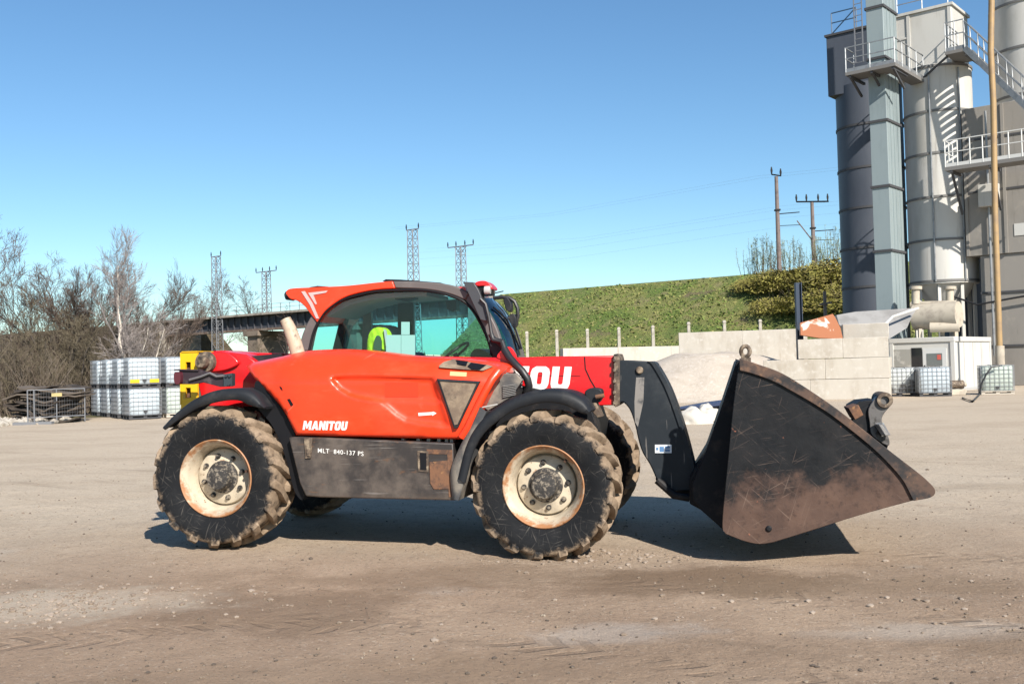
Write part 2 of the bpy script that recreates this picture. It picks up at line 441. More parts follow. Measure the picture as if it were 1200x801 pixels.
def rim_mesh():
    mb = MB()
    prof = [(.300, .16), (.322, .185), (.338, .192), (.338, .176), (.300, .14), (.285, .05), (.285, -.05), (.300, -.12), (.327, -.165), (.343, -.176), (.346, -.196), (.338, -.202), (.326, -.192), (.318, -.176),
            (.304, -.165), (.292, -.13), (.276, -.075), (.268, -.045), (.262, .015), (.254, .02), (.248, -.028), (.240, -.038), (.10, -.048), (.05, -.048)]
    mb.lathe(prof, n=72)
    return mb
def hub_mesh():
    mb = MB(); mb.lathe([(.145, -.045), (.145, -.062), (.122, -.070), (.112, -.085), (.108, -.150), (.100, -.168), (.06, -.176), (.0, -.178)], n=40)
    return mb
def bolt_mesh(a):
    mb = MB(); c = V((.19 * math.cos(a), 0, .19 * math.sin(a)))
    mb.lathe([(.024, -.043), (.024, -.052), (.0, -.052)], c, n=16)
    mb.lathe([(.0165, -.05), (.0165, -.075), (.012, -.08), (0, -.08)], c, n=6)
    return mb
def make_wheel(loc):
    w = empty('wheel', loc, 0, TH)
    tyre_mesh().build('tyre', MT['tyre'], w, sharp=40)
    rim_mesh().build('rim', MT['rim'], w, sharp=50)
    hub_mesh().build('hub_cap', MT['hub'], w, sharp=50)
    for q in range(8): bolt_mesh(2 * math.pi * (q + .3) / 8).build('wheel_bolt', MT['hub'], w)
    mb = MB(); mb.tube([(.285, -.10, .06), (.27, -.15, .055)], .012, 8); mb.build('valve_stem', MT['rust'], w)
    return w
W0 = make_wheel(RW); index_kids()
W1 = copy_tree(W0, TH); W1.location = (FWC.x, FWC.y, FWC.z); W1.rotation_euler = (0, R(-37), 0)
W2 = copy_tree(W0, TH); W2.location = (RW.x, WY, RW.z); W2.rotation_euler = (0, R(17), math.pi)
W3 = copy_tree(W0, TH); W3.location = (FWC.x, WY, FWC.z); W3.rotation_euler = (0, R(51), math.pi)

# ---- engine hood (orange near side)
top = [(289, 429, 1), (294, 425), (303, 423), (330, 417.5), (360, 411), (395, 409), (420, 409.5), (450, 413), (480, 416.5), (530, 419.5), (575, 424), (587, 428), (588, 433)]
rest = [(576, 448), (562, 474), (549, 500), (541, 514.5, 1), (480, 513), (420, 511.5), (347, 509.5, 1), (341, 497), (330, 477), (314, 459), (299, 444)]
HO = spline(top + rest, 5, True)
ntop = 5 * (len(top) - 1)
TOPC = HO[:ntop + 1]
BREG = [V(q) for q in [(387, 443), (392, 441), (405, 440), (440, 440), (480, 441), (508, 442), (526, 499), (520, 499.5), (500, 497), (475, 493), (464, 486), (455, 478), (445, 471), (428, 467), (410, 463), (399, 457), (391, 450)]]
AREG = [V(q) for q in [(389, 444), (392, 442), (405, 441), (440, 441), (480, 442), (508, 443), (517, 471), (500, 470), (440, 469.5), (420, 467), (408, 463), (398, 456)]]
def sdist(p, poly):
    d = min(seg_dist(p, poly[i - 1], poly[i]) for i in range(len(poly)))
    return d if inside(p, poly) else -d
def hood_lat(p):
    dt = min(seg_dist(p, TOPC[i - 1], TOPC[i]) for i in range(1, len(TOPC)))
    da = min(seg_dist(p, HO[i - 1], HO[i]) for i in range(len(HO)))
    lat = -1.125
    t = max(0, min(1, (449 - p.y) / 38)); lat += .26 * t ** 1.6
    t = max(0, min(1, (352 - p.x) / 62)); lat += .16 * t ** 1.8
    t = max(0, min(1, (p.x - 540) / 50)); lat += .05 * t * t
    t = max(0, min(1, (p.y - 480) / 34)); lat += .03 * t * t
    r = 9.
    if dt < r: lat += .11 * (1 - math.sqrt(max(0, 1 - (1 - dt / r) ** 2)))
    r = 3.
    if da < r: lat += .03 * (1 - math.sqrt(max(0, 1 - (1 - da / r) ** 2)))
    if 380 < p.x < 540:
        lat += .035 * sm((sdist(p, BREG) + 2.5) / 8.) + .022 * sm((sdist(p, AREG) + 1.5) / 5.)
    # pressed line that follows the rear wheel arch
    return lat
def crease(poly, offs):
    out = []
    for i in range(len(poly)):
        a, b = poly[i - 1], poly[i]; k_ = max(1, int((b - a).length / 3))
        nrm = V(((b - a).y, -(b - a).x)); nrm = nrm.normalized() if nrm.length > 0 else nrm
        for j in range(k_):
            for of in offs: out.append(a + (b - a) * j / k_ + nrm * of)
    return [p for p in out if inside(p, HO) and min(seg_dist(p, HO[i - 1], HO[i]) for i in range(len(HO))) > 1.5]
mb = MB(); relief(mb, HO, hood_lat, -.36, 3.0, crease(BREG, (-2, 2, 5)))
HOOD = mb.build('engine_hood', MT['orange'], TH, sharp=60)
def on_hood(pts, out, name, mat, parent, thick=.012, bev=0):
    """a flat piece lying on the hood: front face `out` proud of the hood surface"""
    mb = MB(); n = len(pts)
    a = [L(p[0], p[1], hood_lat(V((p[0], p[1]))) - out) for p in pts]
    b = [q + V((0, thick + out, 0)) for q in a]
    mb.add(a + b, [tuple(range(n)), tuple(range(2 * n - 1, n - 1, -1))] + [(i, (i + 1) % n, n + (i + 1) % n, n + i) for i in range(n)])
    return mb.build(name, mat, parent, bevel=bev)
# vent grille: dusty brown mesh inside a dark frame
vp = [(511.5, 443.5), (562.5, 446.5), (536, 501.5), (532, 502)]
vc = V((536, 463))
vin = [V(p) + (vc - V(p)).normalized() * 4.5 for p in vp]
VG = on_hood([(p.x, p.y) for p in vin], .028, 'vent_grille', MT['wire_mesh'], TH, .03)
mb = MB()
for i in range(4):
    q = [V(vp[i]), V(vp[(i + 1) % 4]), vin[(i + 1) % 4], vin[i]]
    a = [L(p.x, p.y, hood_lat(p) - .036) for p in q]; b = [p + V((0, .07, 0)) for p in a]
    mb.hexa(a, b)
mb.build('grille_frame', MT['black'], VG, bevel=.004)
on_hood([(514.5, 428), (520, 423.8), (530, 420.8), (572, 427.5), (577, 429.5), (566, 434), (540, 432.3), (514.5, 430.2)], .03, 'top_vent', MT['wire_mesh'], TH, .03)
on_hood([(534, 421.5), (548, 423.3), (546, 428), (536, 426.5)], .034, 'vent_bar', MT['seal'], TH, .02)
on_hood([(552, 424.5), (570, 427.3), (562, 433.2), (553, 432.5), (548, 428.5)], .034, 'vent_bar', MT['seal'], TH, .02)
on_hood([(527.5, 435), (547, 436), (546.5, 441), (527, 440)], .004, 'warning_sticker', mk('pale_orange_sticker', (.85, .45, .22), .5), HOOD, .01)
on_hood([(490, 483.5), (507, 482.5), (507.3, 481.8), (511.5, 484), (506.5, 487), (506.5, 485.8), (490.5, 487)], .004, 'arrow_sticker', MT['white'], HOOD, .01)
on_hood([(451, 448), (490, 448), (490, 465), (451, 465)], .003, 'faded_panel', MT['deepred'], HOOD, .01)
on_hood([(336.5, 467.5), (339.5, 467), (343.5, 474), (341, 476)], .006, 'hood_latch', MT['seal'], HOOD, .01)
on_hood([(327.5, 452), (330, 454), (331, 457.5), (328.5, 455)], .006, 'hood_latch', MT['seal'], HOOD, .01)
# red tube band along the hood's front edge
mb = MB()
mb.tube([L(x, y, l) for x, y, l in ((541, 512, -1.11), (548.5, 500, -1.125), (561, 474, -1.125), (569, 458, -1.115), (576, 445, -1.10), (583, 436, -1.05), (590, 431, -.9))], [.034, .035, .035, .035, .035, .036, .034], 12)
mb.build('front_rail', MT['orange'], TH)

# ---- lettering
def text_mesh(body, shear=.0, weight=.0, space=1.0):
    cu = bpy.data.curves.new('lettering', 'FONT'); cu.body = body; cu.shear = shear; cu.offset = weight; cu.extrude = .001
    cu.space_character = space; cu.resolution_u = 4
    o = bpy.data.objects.new('lettering', cu); COL.objects.link(o)
    dg = bpy.context.evaluated_depsgraph_get(); dg.update()
    me = bpy.data.meshes.new_from_object(o.evaluated_get(dg)); bpy.data.objects.remove(o); return me
def lettering(name, body, p0, p1, hpx, latf, mat, parent, shear=.15, weight=.02, space=1.05, label=None):
    me = text_mesh(body, shear, weight, space)
    xs = [v.co.x for v in me.vertices]; ys = [v.co.y for v in me.vertices]; x0, x1, y0, y1 = min(xs), max(xs), min(ys), max(ys)
    for v in me.vertices:
        u, w_ = (v.co.x - x0) / (x1 - x0), (v.co.y - y0) / (y1 - y0)
        px, py = p0[0] + (p1[0] - p0[0]) * u, p0[1] + (p1[1] - p0[1]) * u - hpx * w_
        v.co = L(px, py, latf(V((px, py))) - (.003 if v.co.z > 0 else 0))
    me.materials.clear(); me.materials.append(mat)
    o = bpy.data.objects.new(name, me); COL.objects.link(o); o.parent = parent; return o
GLY = {'I': (.30, [[(0, 0), (0, 1), (.30, 1), (.30, 0)]]),
 'T': (.76, [[(0, 1), (.76, 1), (.76, .74), (.53, .74), (.53, 0), (.23, 0), (.23, .74), (0, .74)]]),
 'U': (.80, [[(0, 1), (0, .26), (.05, .10), (.2, 0), (.6, 0), (.75, .10), (.80, .26), (.80, 1), (.50, 1), (.50, .30), (.46, .24), (.34, .24), (.30, .30), (.30, 1)]]),
 'O': (.80, [[(.4, 1), (.2, 1), (.05, .9), (0, .74), (0, .26), (.05, .1), (.2, 0), (.4, 0), (.4, .24), (.34, .24), (.3, .3), (.3, .7), (.34, .76), (.4, .76)],
             [(.4, 1), (.6, 1), (.75, .9), (.8, .74), (.8, .26), (.75, .1), (.6, 0), (.4, 0), (.4, .24), (.46, .24), (.5, .3), (.5, .7), (.46, .76), (.4, .76)]]),
 'N': (.84, [[(0, 0), (0, 1), (.29, 1), (.56, .48), (.56, 1), (.84, 1), (.84, 0), (.56, 0), (.28, .54), (.28, 0)]]),
 'M': (1.10, [[(0, 0), (0, 1), (.32, 1), (.55, .52), (.78, 1), (1.10, 1), (1.10, 0), (.82, 0), (.82, .56), (.63, .14), (.47, .14), (.28, .56), (.28, 0)]]),
 'A': (.90, [[(0, 0), (.28, 1), (.45, 1), (.45, .72), (.38, .38), (.45, .38), (.45, .17), (.33, .17), (.29, 0)], [(.9, 0), (.62, 1), (.45, 1), (.45, .72), (.52, .38), (.45, .38), (.45, .17), (.57, .17), (.61, 0)]])}
def block_lettering(body, p0, p1, hpx, latf, parent, shear=.16):
    gap = .09; x = 0; polys = []
    for ch in body:
        w_, ps = GLY[ch]; polys += [[(x + a, b) for a, b in q] for q in ps]; x += w_ + gap
    W_ = x - gap; mb = MB()
    for q in polys:
        f_ = []
        for a, b in q:
            u = a / W_; px, py = p0[0] + (p1[0] - p0[0]) * u + shear * b * hpx, p0[1] + (p1[1] - p0[1]) * u - hpx * b
            f_.append(L(px, py, latf(V((px, py)))))
        n = len(f_); mb.add(f_ + [p + V((0, .004, 0)) for p in f_], [tuple(range(n)), tuple(range(2 * n - 1, n - 1, -1))] + [(i, (i + 1) % n, n + (i + 1) % n, n + i) for i in range(n)])
    return mb.build('lettering', MT['white'], parent)
block_lettering('MANITOU', (354.5, 503.3), (406, 504), 10.5, lambda p: hood_lat(p) - .006, HOOD)

# ---- boom
BOOM = [(243, 411.5), (262, 410.5), (290, 413), (590, 419), (648, 417.5), (719, 416.5), (722, 474.5), (688, 475.5), (640, 464), (560, 446), (300, 446), (255, 440)]
mb = MB(); prism(mb, BOOM, -.32, .06)
BM = mb.build('boom', MT['red'], TH, bevel=.012)
block_lettering('MANITOU', (498, 455), (666.5, 457), 27.5, lambda p: -.326, BM, .13)
mb = MB(); mb.tube([L(x, y, -.322) for x, y in ((685, 418), (686, 432), (692, 445), (701, 460))], .005, 6); mb.build('boom_seam', MT['dark'], BM)
mb = MB(); mb.tube([L(617, 439.5, -.322), L(680, 440.5, -.322)], .0025, 6); mb.build('boom_seam', MT['dark'], BM)
mb = MB(); prism(mb, [(719, 415), (724, 414), (726, 420), (726, 474), (721, 477), (719, 474)], -.36, .10)
for y in (420, 432, 445, 458, 470): prism(mb, [(718, y), (721.5, y), (721.5, y + 4), (718, y + 4)], -.375, -.355)
mb.build('boom_collar', MT['mudmetal'], BM, bevel=.006)

# ---- boom head (black goose neck) and carriage
gn = spline([(722, 425, 1), (728, 422), (745, 422.5), (763, 423.5, 1), (768, 428), (783, 455), (796, 490), (805, 520), (813, 552), (817, 574, 1), (785, 576, 1), (774, 570), (762, 545), (753, 530), (748, 515), (744, 497), (738, 480), (730, 471), (722, 469)], 4, True)
mb = MB(); prism(mb, gn, -.33, .10)
GN = mb.build('boom_head', MT['boomhead'], TH, bevel=.012)
edge = spline([(763, 423), (769, 428), (784, 455), (797, 490), (806, 520), (815, 556)], 6)
mb = MB(); rings = []
for p in edge:
    a = L(p.x, p.y, -.335); rings.append([a + V((dx, dy, 0)) for dx, dy in ((-.03, -.012), (.008, -.012), (.008, .45), (-.03, .45))])
mb.loft(rings); mb.build('edge_flange', MT['boomhead'], GN)
mb = MB(); c = L(749.5, 433.5, -.34); mb.lathe([(.0, -.016), (.026, -.016), (.030, -.01), (.034, -.006), (.034, .03)], c, n=20); mb.build('pivot_pin', MT['mudmetal'], GN)
mb = MB(); prism(mb, [(745.5, 442), (755, 442), (754, 470), (747.5, 500), (744, 494), (743.5, 470)], -.332, -.32)
mb.build('worn_strip', mk('bare_grey_steel', (.24, .22, .20), .6, .1, [((.06, .06, .065), 12, .5, .7)]), GN)
mb = MB(); prism(mb, [(767.5, 520.8), (787, 520.8), (787, 530.5), (767.5, 530.5)], -.338, -.32)
PL = mb.build('rating_plate', mk('white_plate', (.72, .76, .80), .4), GN)
mb = MB()
for x0, x1, y0, y1 in ((773, 778, 523, 529), (779.5, 785, 522.5, 525), (779.5, 785, 526, 528.7), (769, 771.5, 524, 527)): prism(mb, [(x0, y0), (x1, y0), (x1, y1), (x0, y1)], -.3405, -.337)
mb.build('plate_print', mk('blue_print', (.10, .22, .42), .5), PL)
mb = MB()
prism(mb, [(770, 548), (815, 555), (828, 530), (840, 560), (838, 606), (822, 596), (806, 585), (793, 582), (786, 575), (775, 572), (768, 562)], -.25, .25)
prism(mb, [(808, 560), (826, 531), (846, 532), (846, 612), (832, 603), (808, 590)], -.62, .62)
mb.build('tool_carriage', MT['dark'], TH, bevel=.01)
mb = MB(); mb.tube([L(770, 562, -.40), L(790, 580, -.40), L(808, 583, -.40)], .035, 10)
mb.build('tilt_linkage', MT['dark'], TH)

# ---- bucket
BL, BR_ = -1.22, 1.18
BO = spline([(867, 420, 1), (885, 426), (915, 437), (945, 455), (980, 479), (1012, 504), (1042, 528), (1068, 548), (1084, 561), (1094.5, 573, 1), (1091, 581), (1072, 585.5), (1005, 604), (945, 623), (906, 635, 1), (890, 637), (872, 633.5), (850, 625, 1), (846.5, 612), (853, 540), (860, 470)], 5, True)
BK = empty('bucket', (0, 0, 0), 0, TH)
mb = MB(); prism(mb, BO, BL, BL + .03); mb.build('side_plate', MT['bucket'], BK, bevel=.004)
mb = MB()
fo = [V((p.x, p.y)) for p in BO]; a = [V((p.x, BR_, p.z)) for p in LL(fo, BL)]; b = [p + V((0, -.03, 0)) for p in a]; n_ = len(a)
mb.add(a + b, [tuple(range(n_)), tuple(range(2 * n_ - 1, n_ - 1, -1))] + [(i, (i + 1) % n_, n_ + (i + 1) % n_, n_ + i) for i in range(n_)])
mb.build('side_plate', MT['bucket'], BK, bevel=.004)
# the curved shell: back and floor, from the top edge round to the cutting lip
sh = spline([(868, 423), (861.5, 470), (855, 540), (849, 612), (852, 622), (874, 630), (906, 631), (945, 619.5), (1005, 600.5), (1072, 582), (1088, 577)], 6)
A = LL(sh, BL + .012); rings = []
for i, p in enumerate(A):
    t = (A[min(i + 1, len(A) - 1)] - A[max(i - 1, 0)]).normalized(); nn = V((-t.z, 0, t.x)) * .022
    rings.append([V((p.x, BL + .015, p.z)), V((p.x, BR_ - .015, p.z)), V((p.x, BR_ - .015, p.z)) + nn, V((p.x, BL + .015, p.z)) + nn])
mb = MB(); mb.loft(rings); mb.build('shell', MT['bucket'], BK, sharp=40)
mb = MB(); a = L(1095, 574, BL); b = L(1060, 588, BL)
d = (b - a).normalized(); nn = V((-d.z, 0, d.x)) * .03
mb.hexa([V((q.x, BL + .033, q.z)) for q in (a, b, b - nn, a - nn * .3)], [V((q.x, BR_ - .033, q.z)) for q in (a, b, b - nn, a - nn * .3)])
mb.build('cutting_edge', MT['bucketedge'], BK)
st_o = spline([(866.5, 419.5), (885, 425.5), (915, 436.5), (945, 454.5), (980, 478.5), (1012, 503.5), (1042, 527.5), (1068, 547.5), (1084, 560.5), (1095, 573), (1091, 581.5), (1071, 586)], 6)
st_i = spline([(867, 434), (880, 437), (905, 446), (935, 462), (968, 482), (1000, 506), (1025, 527), (1045, 547), (1058, 563), (1064, 574), (1067, 580), (1070, 586)], 6)
for l0, l1 in ((BL - .022, BL - .002), (BR_ + .002, BR_ + .022)):
    mb = MB(); oo, ii = LL(st_o, BL), LL(st_i, BL)
    rings = [[V((o_.x, l0, o_.z)), V((i_.x, l0, i_.z)), V((i_.x, l1, i_.z)), V((o_.x, l1, o_.z))] for o_, i_ in zip(oo, ii)]
    mb.loft(rings); mb.build('edge_reinforcement', MT['bucketedge'], BK, sharp=30, bevel=.003)
mb = MB(); prism(mb, [(863, 423), (868, 421), (852, 560), (849, 622), (838, 612), (822, 598), (812, 585), (811, 566), (826, 532), (845, 478)], -.75, .75)
mb.build('mounting_frame', MT['dark'], BK, bevel=.008)
mb = MB(); c = L(873.5, 411.5, -1.16)
ringp = [c + V((.034 * math.cos(t), .01 * math.sin(2 * t), .042 * math.sin(t))) for t in [2 * math.pi * i / 16 for i in range(17)]]
mb.tube(ringp, .017, 8); prism(mb, [(868, 421), (880, 424), (880, 419), (869, 414)], -1.175, -1.145)
mb.build('lifting_eye', MT['mudmetal'], BK)
mb = MB(); c = L(901, 619, BL - .005); mb.lathe([(.0, -.012), (.014, -.012), (.024, -.004), (.024, .012)], c, n=18); mb.build('side_bolt', MT['dark'], BK)
# hydraulic clamp arm inside the bucket, showing over its edge
ca = -.2
mb = MB()
prism(mb, spline([(1018, 478), (1030, 463), (1043, 464), (1044, 474), (1035, 486), (1034, 495), (1042, 514), (1040, 522), (1022, 510), (1019, 495)], 4, True), ca, ca + .10)
CA = mb.build('clamp_arm', mk('worn_grey_steel', (.16, .15, .145), .5, .5, [((.05, .045, .04), 9, .48, .66)]), BK, bevel=.006)
mb = MB(); c = L(1036.5, 468.5, ca); mb.lathe([(.036, -.03), (.064, -.03), (.068, -.02), (.068, .30), (.036, .30)], c, n=28, closed_prof=True); mb.build('pivot_bush', MT['mudmetal'], CA)
mb = MB(); c0, c1 = L(1030, 496, ca - .05), L(1038, 510, ca - .05)
mb.tube([c0.lerp(c1, i / 60) + V((.035 * math.cos(i * .9), .035 * math.sin(i * .9), 0)) for i in range(61)], .008, 6); mb.build('coil_spring', mk('bright_steel', (.5, .5, .5), .35, .8), CA)
mb = MB(); prism(mb, [(998, 476), (1008, 470), (1026, 468), (1024, 484), (1016, 500), (1008, 493)], ca + .05, ca + .5)
prism(mb, [(1003, 480), (1020, 474), (1034, 500), (1041, 521), (1030, 560), (960, 600), (945, 560), (985, 520)], ca + .03, ca + .10)
mb.build('clamp_bracket', MT['dark'], BK, bevel=.006)
mb = MB()
prism(mb, [(994, 478), (1006, 474), (1012, 486), (1002, 492)], ca - .25, ca + .1)
mb.build('clamp_bracket', MT['rust'], BK, bevel=.006)

# ---- fenders
def fender(outer, inner, lat, depth, name, n=6):
    o = spline(outer, n); i_ = spline(inner, n); rings = []
    for a, b in zip(o, i_):
        A_, B_ = L(a.x, a.y, lat), L(b.x, b.y, lat); d_ = B_ - A_; u_ = d_.normalized()
        def pt(t, la): q = A_ + d_ * t; return V((q.x, la, q.z))
        rings.append([pt(1, lat + .012), pt(.92, lat), pt(.45, lat - .008), pt(.15, lat + .008), pt(.0, lat + .05), pt(0, lat + depth)] +
                     [V((A_.x, lat + depth, A_.z)) + u_ * .02, V((A_.x, lat + .05, A_.z)) + u_ * .022, pt(.5, lat + .012), pt(1, lat + .024)])
    mb = MB(); mb.loft(rings); return mb.build(name, MT['black'], TH, sharp=50)
fender([(190, 499.5), (206, 482), (227, 466.5), (252, 457), (280, 455), (297, 461), (310, 476.5)],
       [(193, 503.5), (211, 491), (232, 478), (256, 470.5), (278, 469), (293, 475), (309.5, 479)], -1.20, .46, 'rear_fender')
FF = fender([(535, 560), (545, 521), (558, 497), (575, 480), (600, 465.5), (632, 456.5), (662, 458), (682, 467), (692, 481)],
       [(545, 566), (554, 531), (566, 509), (582, 494), (604, 480), (634, 472), (660, 474), (680, 483.5), (689, 485)], -1.20, .46, 'front_fender')
# dusty flap behind the front wheel
fo_ = spline([(560, 474), (548, 505), (538, 525), (528, 552), (530, 584)], 6); fi_ = spline([(570, 482), (556, 512), (549, 535), (545, 560), (537, 586)], 6)
mb = MB(); rings = []
for a, b in zip(fo_, fi_):
    A_, B_ = L(a.x, a.y, -1.13), L(b.x, b.y, -1.185)
    rings.append([A_, A_.lerp(B_, .5) + V((0, -.015, 0)), B_, V((B_.x + .02, -.72, B_.z)), V((B_.x, -.72, B_.z)), B_ + V((-.02, .03, 0)), A_ + V((0, .03, 0))])
mb.loft(rings); mb.build('mud_flap', MT['greyflap'], TH, sharp=60)
# dark liners of the wheel arches
mb = MB(); prism(mb, spline([(300, 446), (316, 461), (331, 480), (342, 500), (348, 520), (356, 582), (345, 575), (336, 540), (320, 500), (300, 474)], 4, True), -1.02, -.45)
mb.build('arch_liner', MT['seal'], TH)
mb = MB(); prism(mb, [(345, 512), (560, 470), (590, 450), (600, 440), (560, 436), (360, 440), (330, 440)], -.72, -.30)
mb.build('engine_block', MT['dark'], TH)

# ---- engine bay seen between hood and front fender
mb = MB(); prism(mb, [(570, 449), (585, 438), (604, 437), (612, 445), (600, 464), (572, 481), (562, 474)], -.78, -.70)
mb.build('bay_panel', MT['greyflap'], TH, bevel=.005)
mb = MB()
for i, (y, l) in enumerate(((437, -.66), (441, -.70), (445, -.66))):
    mb.tube([L(574, y + 1, l), L(588, y - 1 + i, l - .05), L(602, y + 3, l), L(612, y + 9, l)], .013 + .004 * (i % 2), 8)
mb.build('hydraulic_hoses', MT['hose'], TH)
mb = MB()
for i in range(7): prism(mb, [(589, 452 + i * 2.1), (604, 450 + i * 1.9), (604, 450.8 + i * 1.9), (589, 453 + i * 2.1)], -.80, -.77)
mb.build('cooling_fins', mk('dull_aluminium', (.32, .31, .30), .5, .4), TH)
mb = MB(); mb.tube([L(560.5, 478, -1.0), L(583, 473.5, -.95)], .006, 6); mb.build('stay_rod', mk('light_rod', (.45, .44, .42), .5), TH)
# big black pipe that drops from the windscreen corner
mb = MB(); mb.tube([L(x, y, l) for x, y, l in ((591, 409, -.34), (597, 419, -.38), (604, 427, -.42), (612, 435, -.45), (618, 444, -.45), (620, 452, -.44), (617, 459, -.42))], .036, 14)
mb.build('intake_pipe', MT['hose'], TH)
mb = MB(); prism(mb, spline([(583, 419), (588, 410), (596, 406), (602, 411), (604, 420)], 5, True), -.33, -.30); mb.build('pipe_bracket', MT['red'], TH)
# headlamp pod above the front wheel
mb = MB(); prism(mb, spline([(685, 460), (692, 454.5), (704, 456), (705, 465), (700, 472), (690, 470)], 4, True), -.82, -.66)
HP = mb.build('lamp_pod', MT['black'], TH, bevel=.01)
mb = MB(); mb.tube([L(698, 465, -.85), L(708, 463, -.85)], .018, 10); mb.build('indicator', MT['rust'], HP)
mb = MB(); prism(mb, [(690, 470), (699, 472), (706, 488), (700, 489), (694, 482)], -.82, -.68)
mb.build('lamp_bracket', MT['mudmetal'], HP, bevel=.005)

# ---- tank skirt
SK = [(338, 512), (352, 511.5), (531, 519), (534, 586), (375, 582.5), (358, 581), (351, 566)]
mb = MB(); prism(mb, SK, -1.10, -.62); SKO = mb.build('side_tank', MT['skirt'], TH, bevel=.012)
lettering('lettering', 'MLT  840-137 PS', (372.5, 530), (426, 534), 5.2, lambda p: -1.103, MT['white'], SKO, 0, .006, 1.1)
mb = MB(); prism(mb, [(356, 513), (366, 513), (365, 520), (364, 537), (357.5, 537)], -1.115, -1.09); prism(mb, [(358, 522), (363, 522), (363, 534), (359.5, 534)], -1.122, -1.11)
mb.build('tank_latch', MT['mudmetal'], SKO, bevel=.003)
mb = MB(); prism(mb, [(489, 528), (502, 528.5), (502, 553), (490, 552)], -1.108, -1.09); SL = mb.build('step_frame', MT['mudmetal'], SKO)
mb = MB(); prism(mb, [(492, 530), (499.5, 530.5), (499.5, 550), (492.5, 550)], -1.112, -1.10); mb.build('step_opening', MT['seal'], SL)
mb = MB(); prism(mb, [(503, 541), (526, 539), (526.5, 573), (508, 573), (504, 566)], -1.108, -1.09); mb.build('rust_plate', MT['rust'], SKO, bevel=.003)
mb = MB(); prism(mb, [(500, 526), (530, 527), (530, 532), (500, 531.5)], -1.106, -1.09); prism(mb, [(524, 532), (530, 532), (531, 582), (526, 582)], -1.106, -1.09)
mb.build('tank_edging', MT['rust'], SKO)
mb = MB()
for x in (470, 488, 500, 512, 521, 527): prism(mb, [(x, 513.5), (x + 4, 513.5), (x + 4, 524), (x, 524)], -.98 - .01 * (x % 3), -.9)
prism(mb, [(489, 520), (503, 520.5), (503, 524), (489, 523.5)], -1.05, -.95)
mb.build('pipe_fittings', mk('light_fittings', (.36, .34, .32), .5, .3), TH, bevel=.003)

# ---- rear: red frame, yellow plate, tail lamp bracket, pivot pin
mb = MB(); prism(mb, [(240, 413), (262, 411.5), (288, 415), (300, 424), (302, 444), (318, 470), (318, 476), (238, 476), (232, 450), (238, 446)], -.58, -.34)
RF = mb.build('rear_frame', MT['red'], TH, bevel=.012)
lob = spline([(232, 414, 1), (262, 412), (277, 421), (277, 428), (262, 434), (240, 436), (232, 436, 1)], 5, True)
mb = MB(); prism(mb, lob, -.62, -.57); mb.build('pivot_plate', MT['red'], RF, bevel=.01)
mb = MB(); c = L(242.5, 424, -.62); mb.lathe([(0, -.13), (.05, -.13), (.06, -.115), (.062, -.06), (.095, -.05), (.10, -.03), (.10, .03)], c, n=26); mb.build('pivot_pin', MT['mudmetal'], RF)
mb = MB(); prism(mb, [(293, 417), (330, 414), (330, 424), (296, 427)], -.5, -.2); mb.build('hood_vent', MT['black'], RF)
YP = -.66
mb = MB()
for q in ([(212, 413), (217.5, 412.5), (217.5, 474), (212, 474)], [(223.5, 412.3), (231.5, 412), (231.5, 474), (223.5, 474)],
          [(217.5, 412.5), (223.5, 412.3), (223.5, 424), (217.5, 424)], [(217.5, 434), (223.5, 434), (223.5, 454), (217.5, 454)], [(217.5, 466), (223.5, 466), (223.5, 474), (217.5, 474)], [(212, 474), (231.5, 474), (231.5, 486), (212, 486)]): prism(mb, q, YP, YP + .025)
prism(mb, [(211, 413), (212.5, 413), (212.5, 474), (211, 474)], YP - .004, YP + .30)
prism(mb, [(212.6, 411.6), (231.5, 411), (231.5, 412.2), (212.6, 412.6)], YP - .01, YP + .30)
YO = mb.build('counterweight_plate', MT['yellow'], TH)
mb = MB(); prism(mb, [(216, 422), (225, 422), (225, 470), (216, 470)], YP + .06, YP + .10); mb.build('slot_backing', MT['rust'], YO)
mb = MB(); prism(mb, [(210, 433), (233, 433.5), (246, 436.5), (263, 438), (272, 437), (272, 452.5), (258, 453), (238, 448), (226, 450), (210, 450)], -.98, -.95)
prism(mb, [(204, 432.3), (232, 433), (232, 434.5), (204, 434)], -1.0, -.90)
TB = mb.build('tail_lamp_bracket', mk('dusty_dark_purple_steel', (.030, .018, .024), .55, 0, [((.10, .08, .08), 9, .5, .75)]), TH, bevel=.003)
mb = MB(); prism(mb, spline([(204, 437), (208, 435.5), (211, 437), (211, 448), (207, 450), (204, 447)], 3, True), -1.03, -.93); mb.build('tail_lamp', MT['redlens'], TB)
mb = MB(); mb.tube([L(x, y, -1.0) for x, y in ((222, 445), (236, 441), (246, 437), (254, 441), (264, 440))], .012, 8); mb.build('lamp_cable', mk('grey_cable', (.14, .13, .13), .5), TB)
mb = MB(); prism(mb, [(262, 438), (272, 437.5), (272, 452), (262, 452.5)], -1.01, -.95)
for x, y in ((266, 440), (270, 440), (269, 450)): mb.lathe([(0, -.02), (.012, -.02), (.012, .0)], L(x, y, -1.01), n=8)
mb.build('bracket_clamp', mk('dusty_blue_grey_steel', (.05, .065, .075), .5, .3), TB)

# ---- exhaust
mb = MB(); mb.tube([L(x, y, l) for x, y, l in ((350.5, 420, -.62), (345.5, 402, -.62), (339.5, 385, -.62), (334.5, 374, -.62))], [.068, .066, .060, .052], 18, caps=False)
mb.tube([L(334.8, 374.6, -.62), L(345, 400, -.62)], [.046, .050], 18)
mb.build('exhaust_pipe', MT['beige_pipe'], TH)

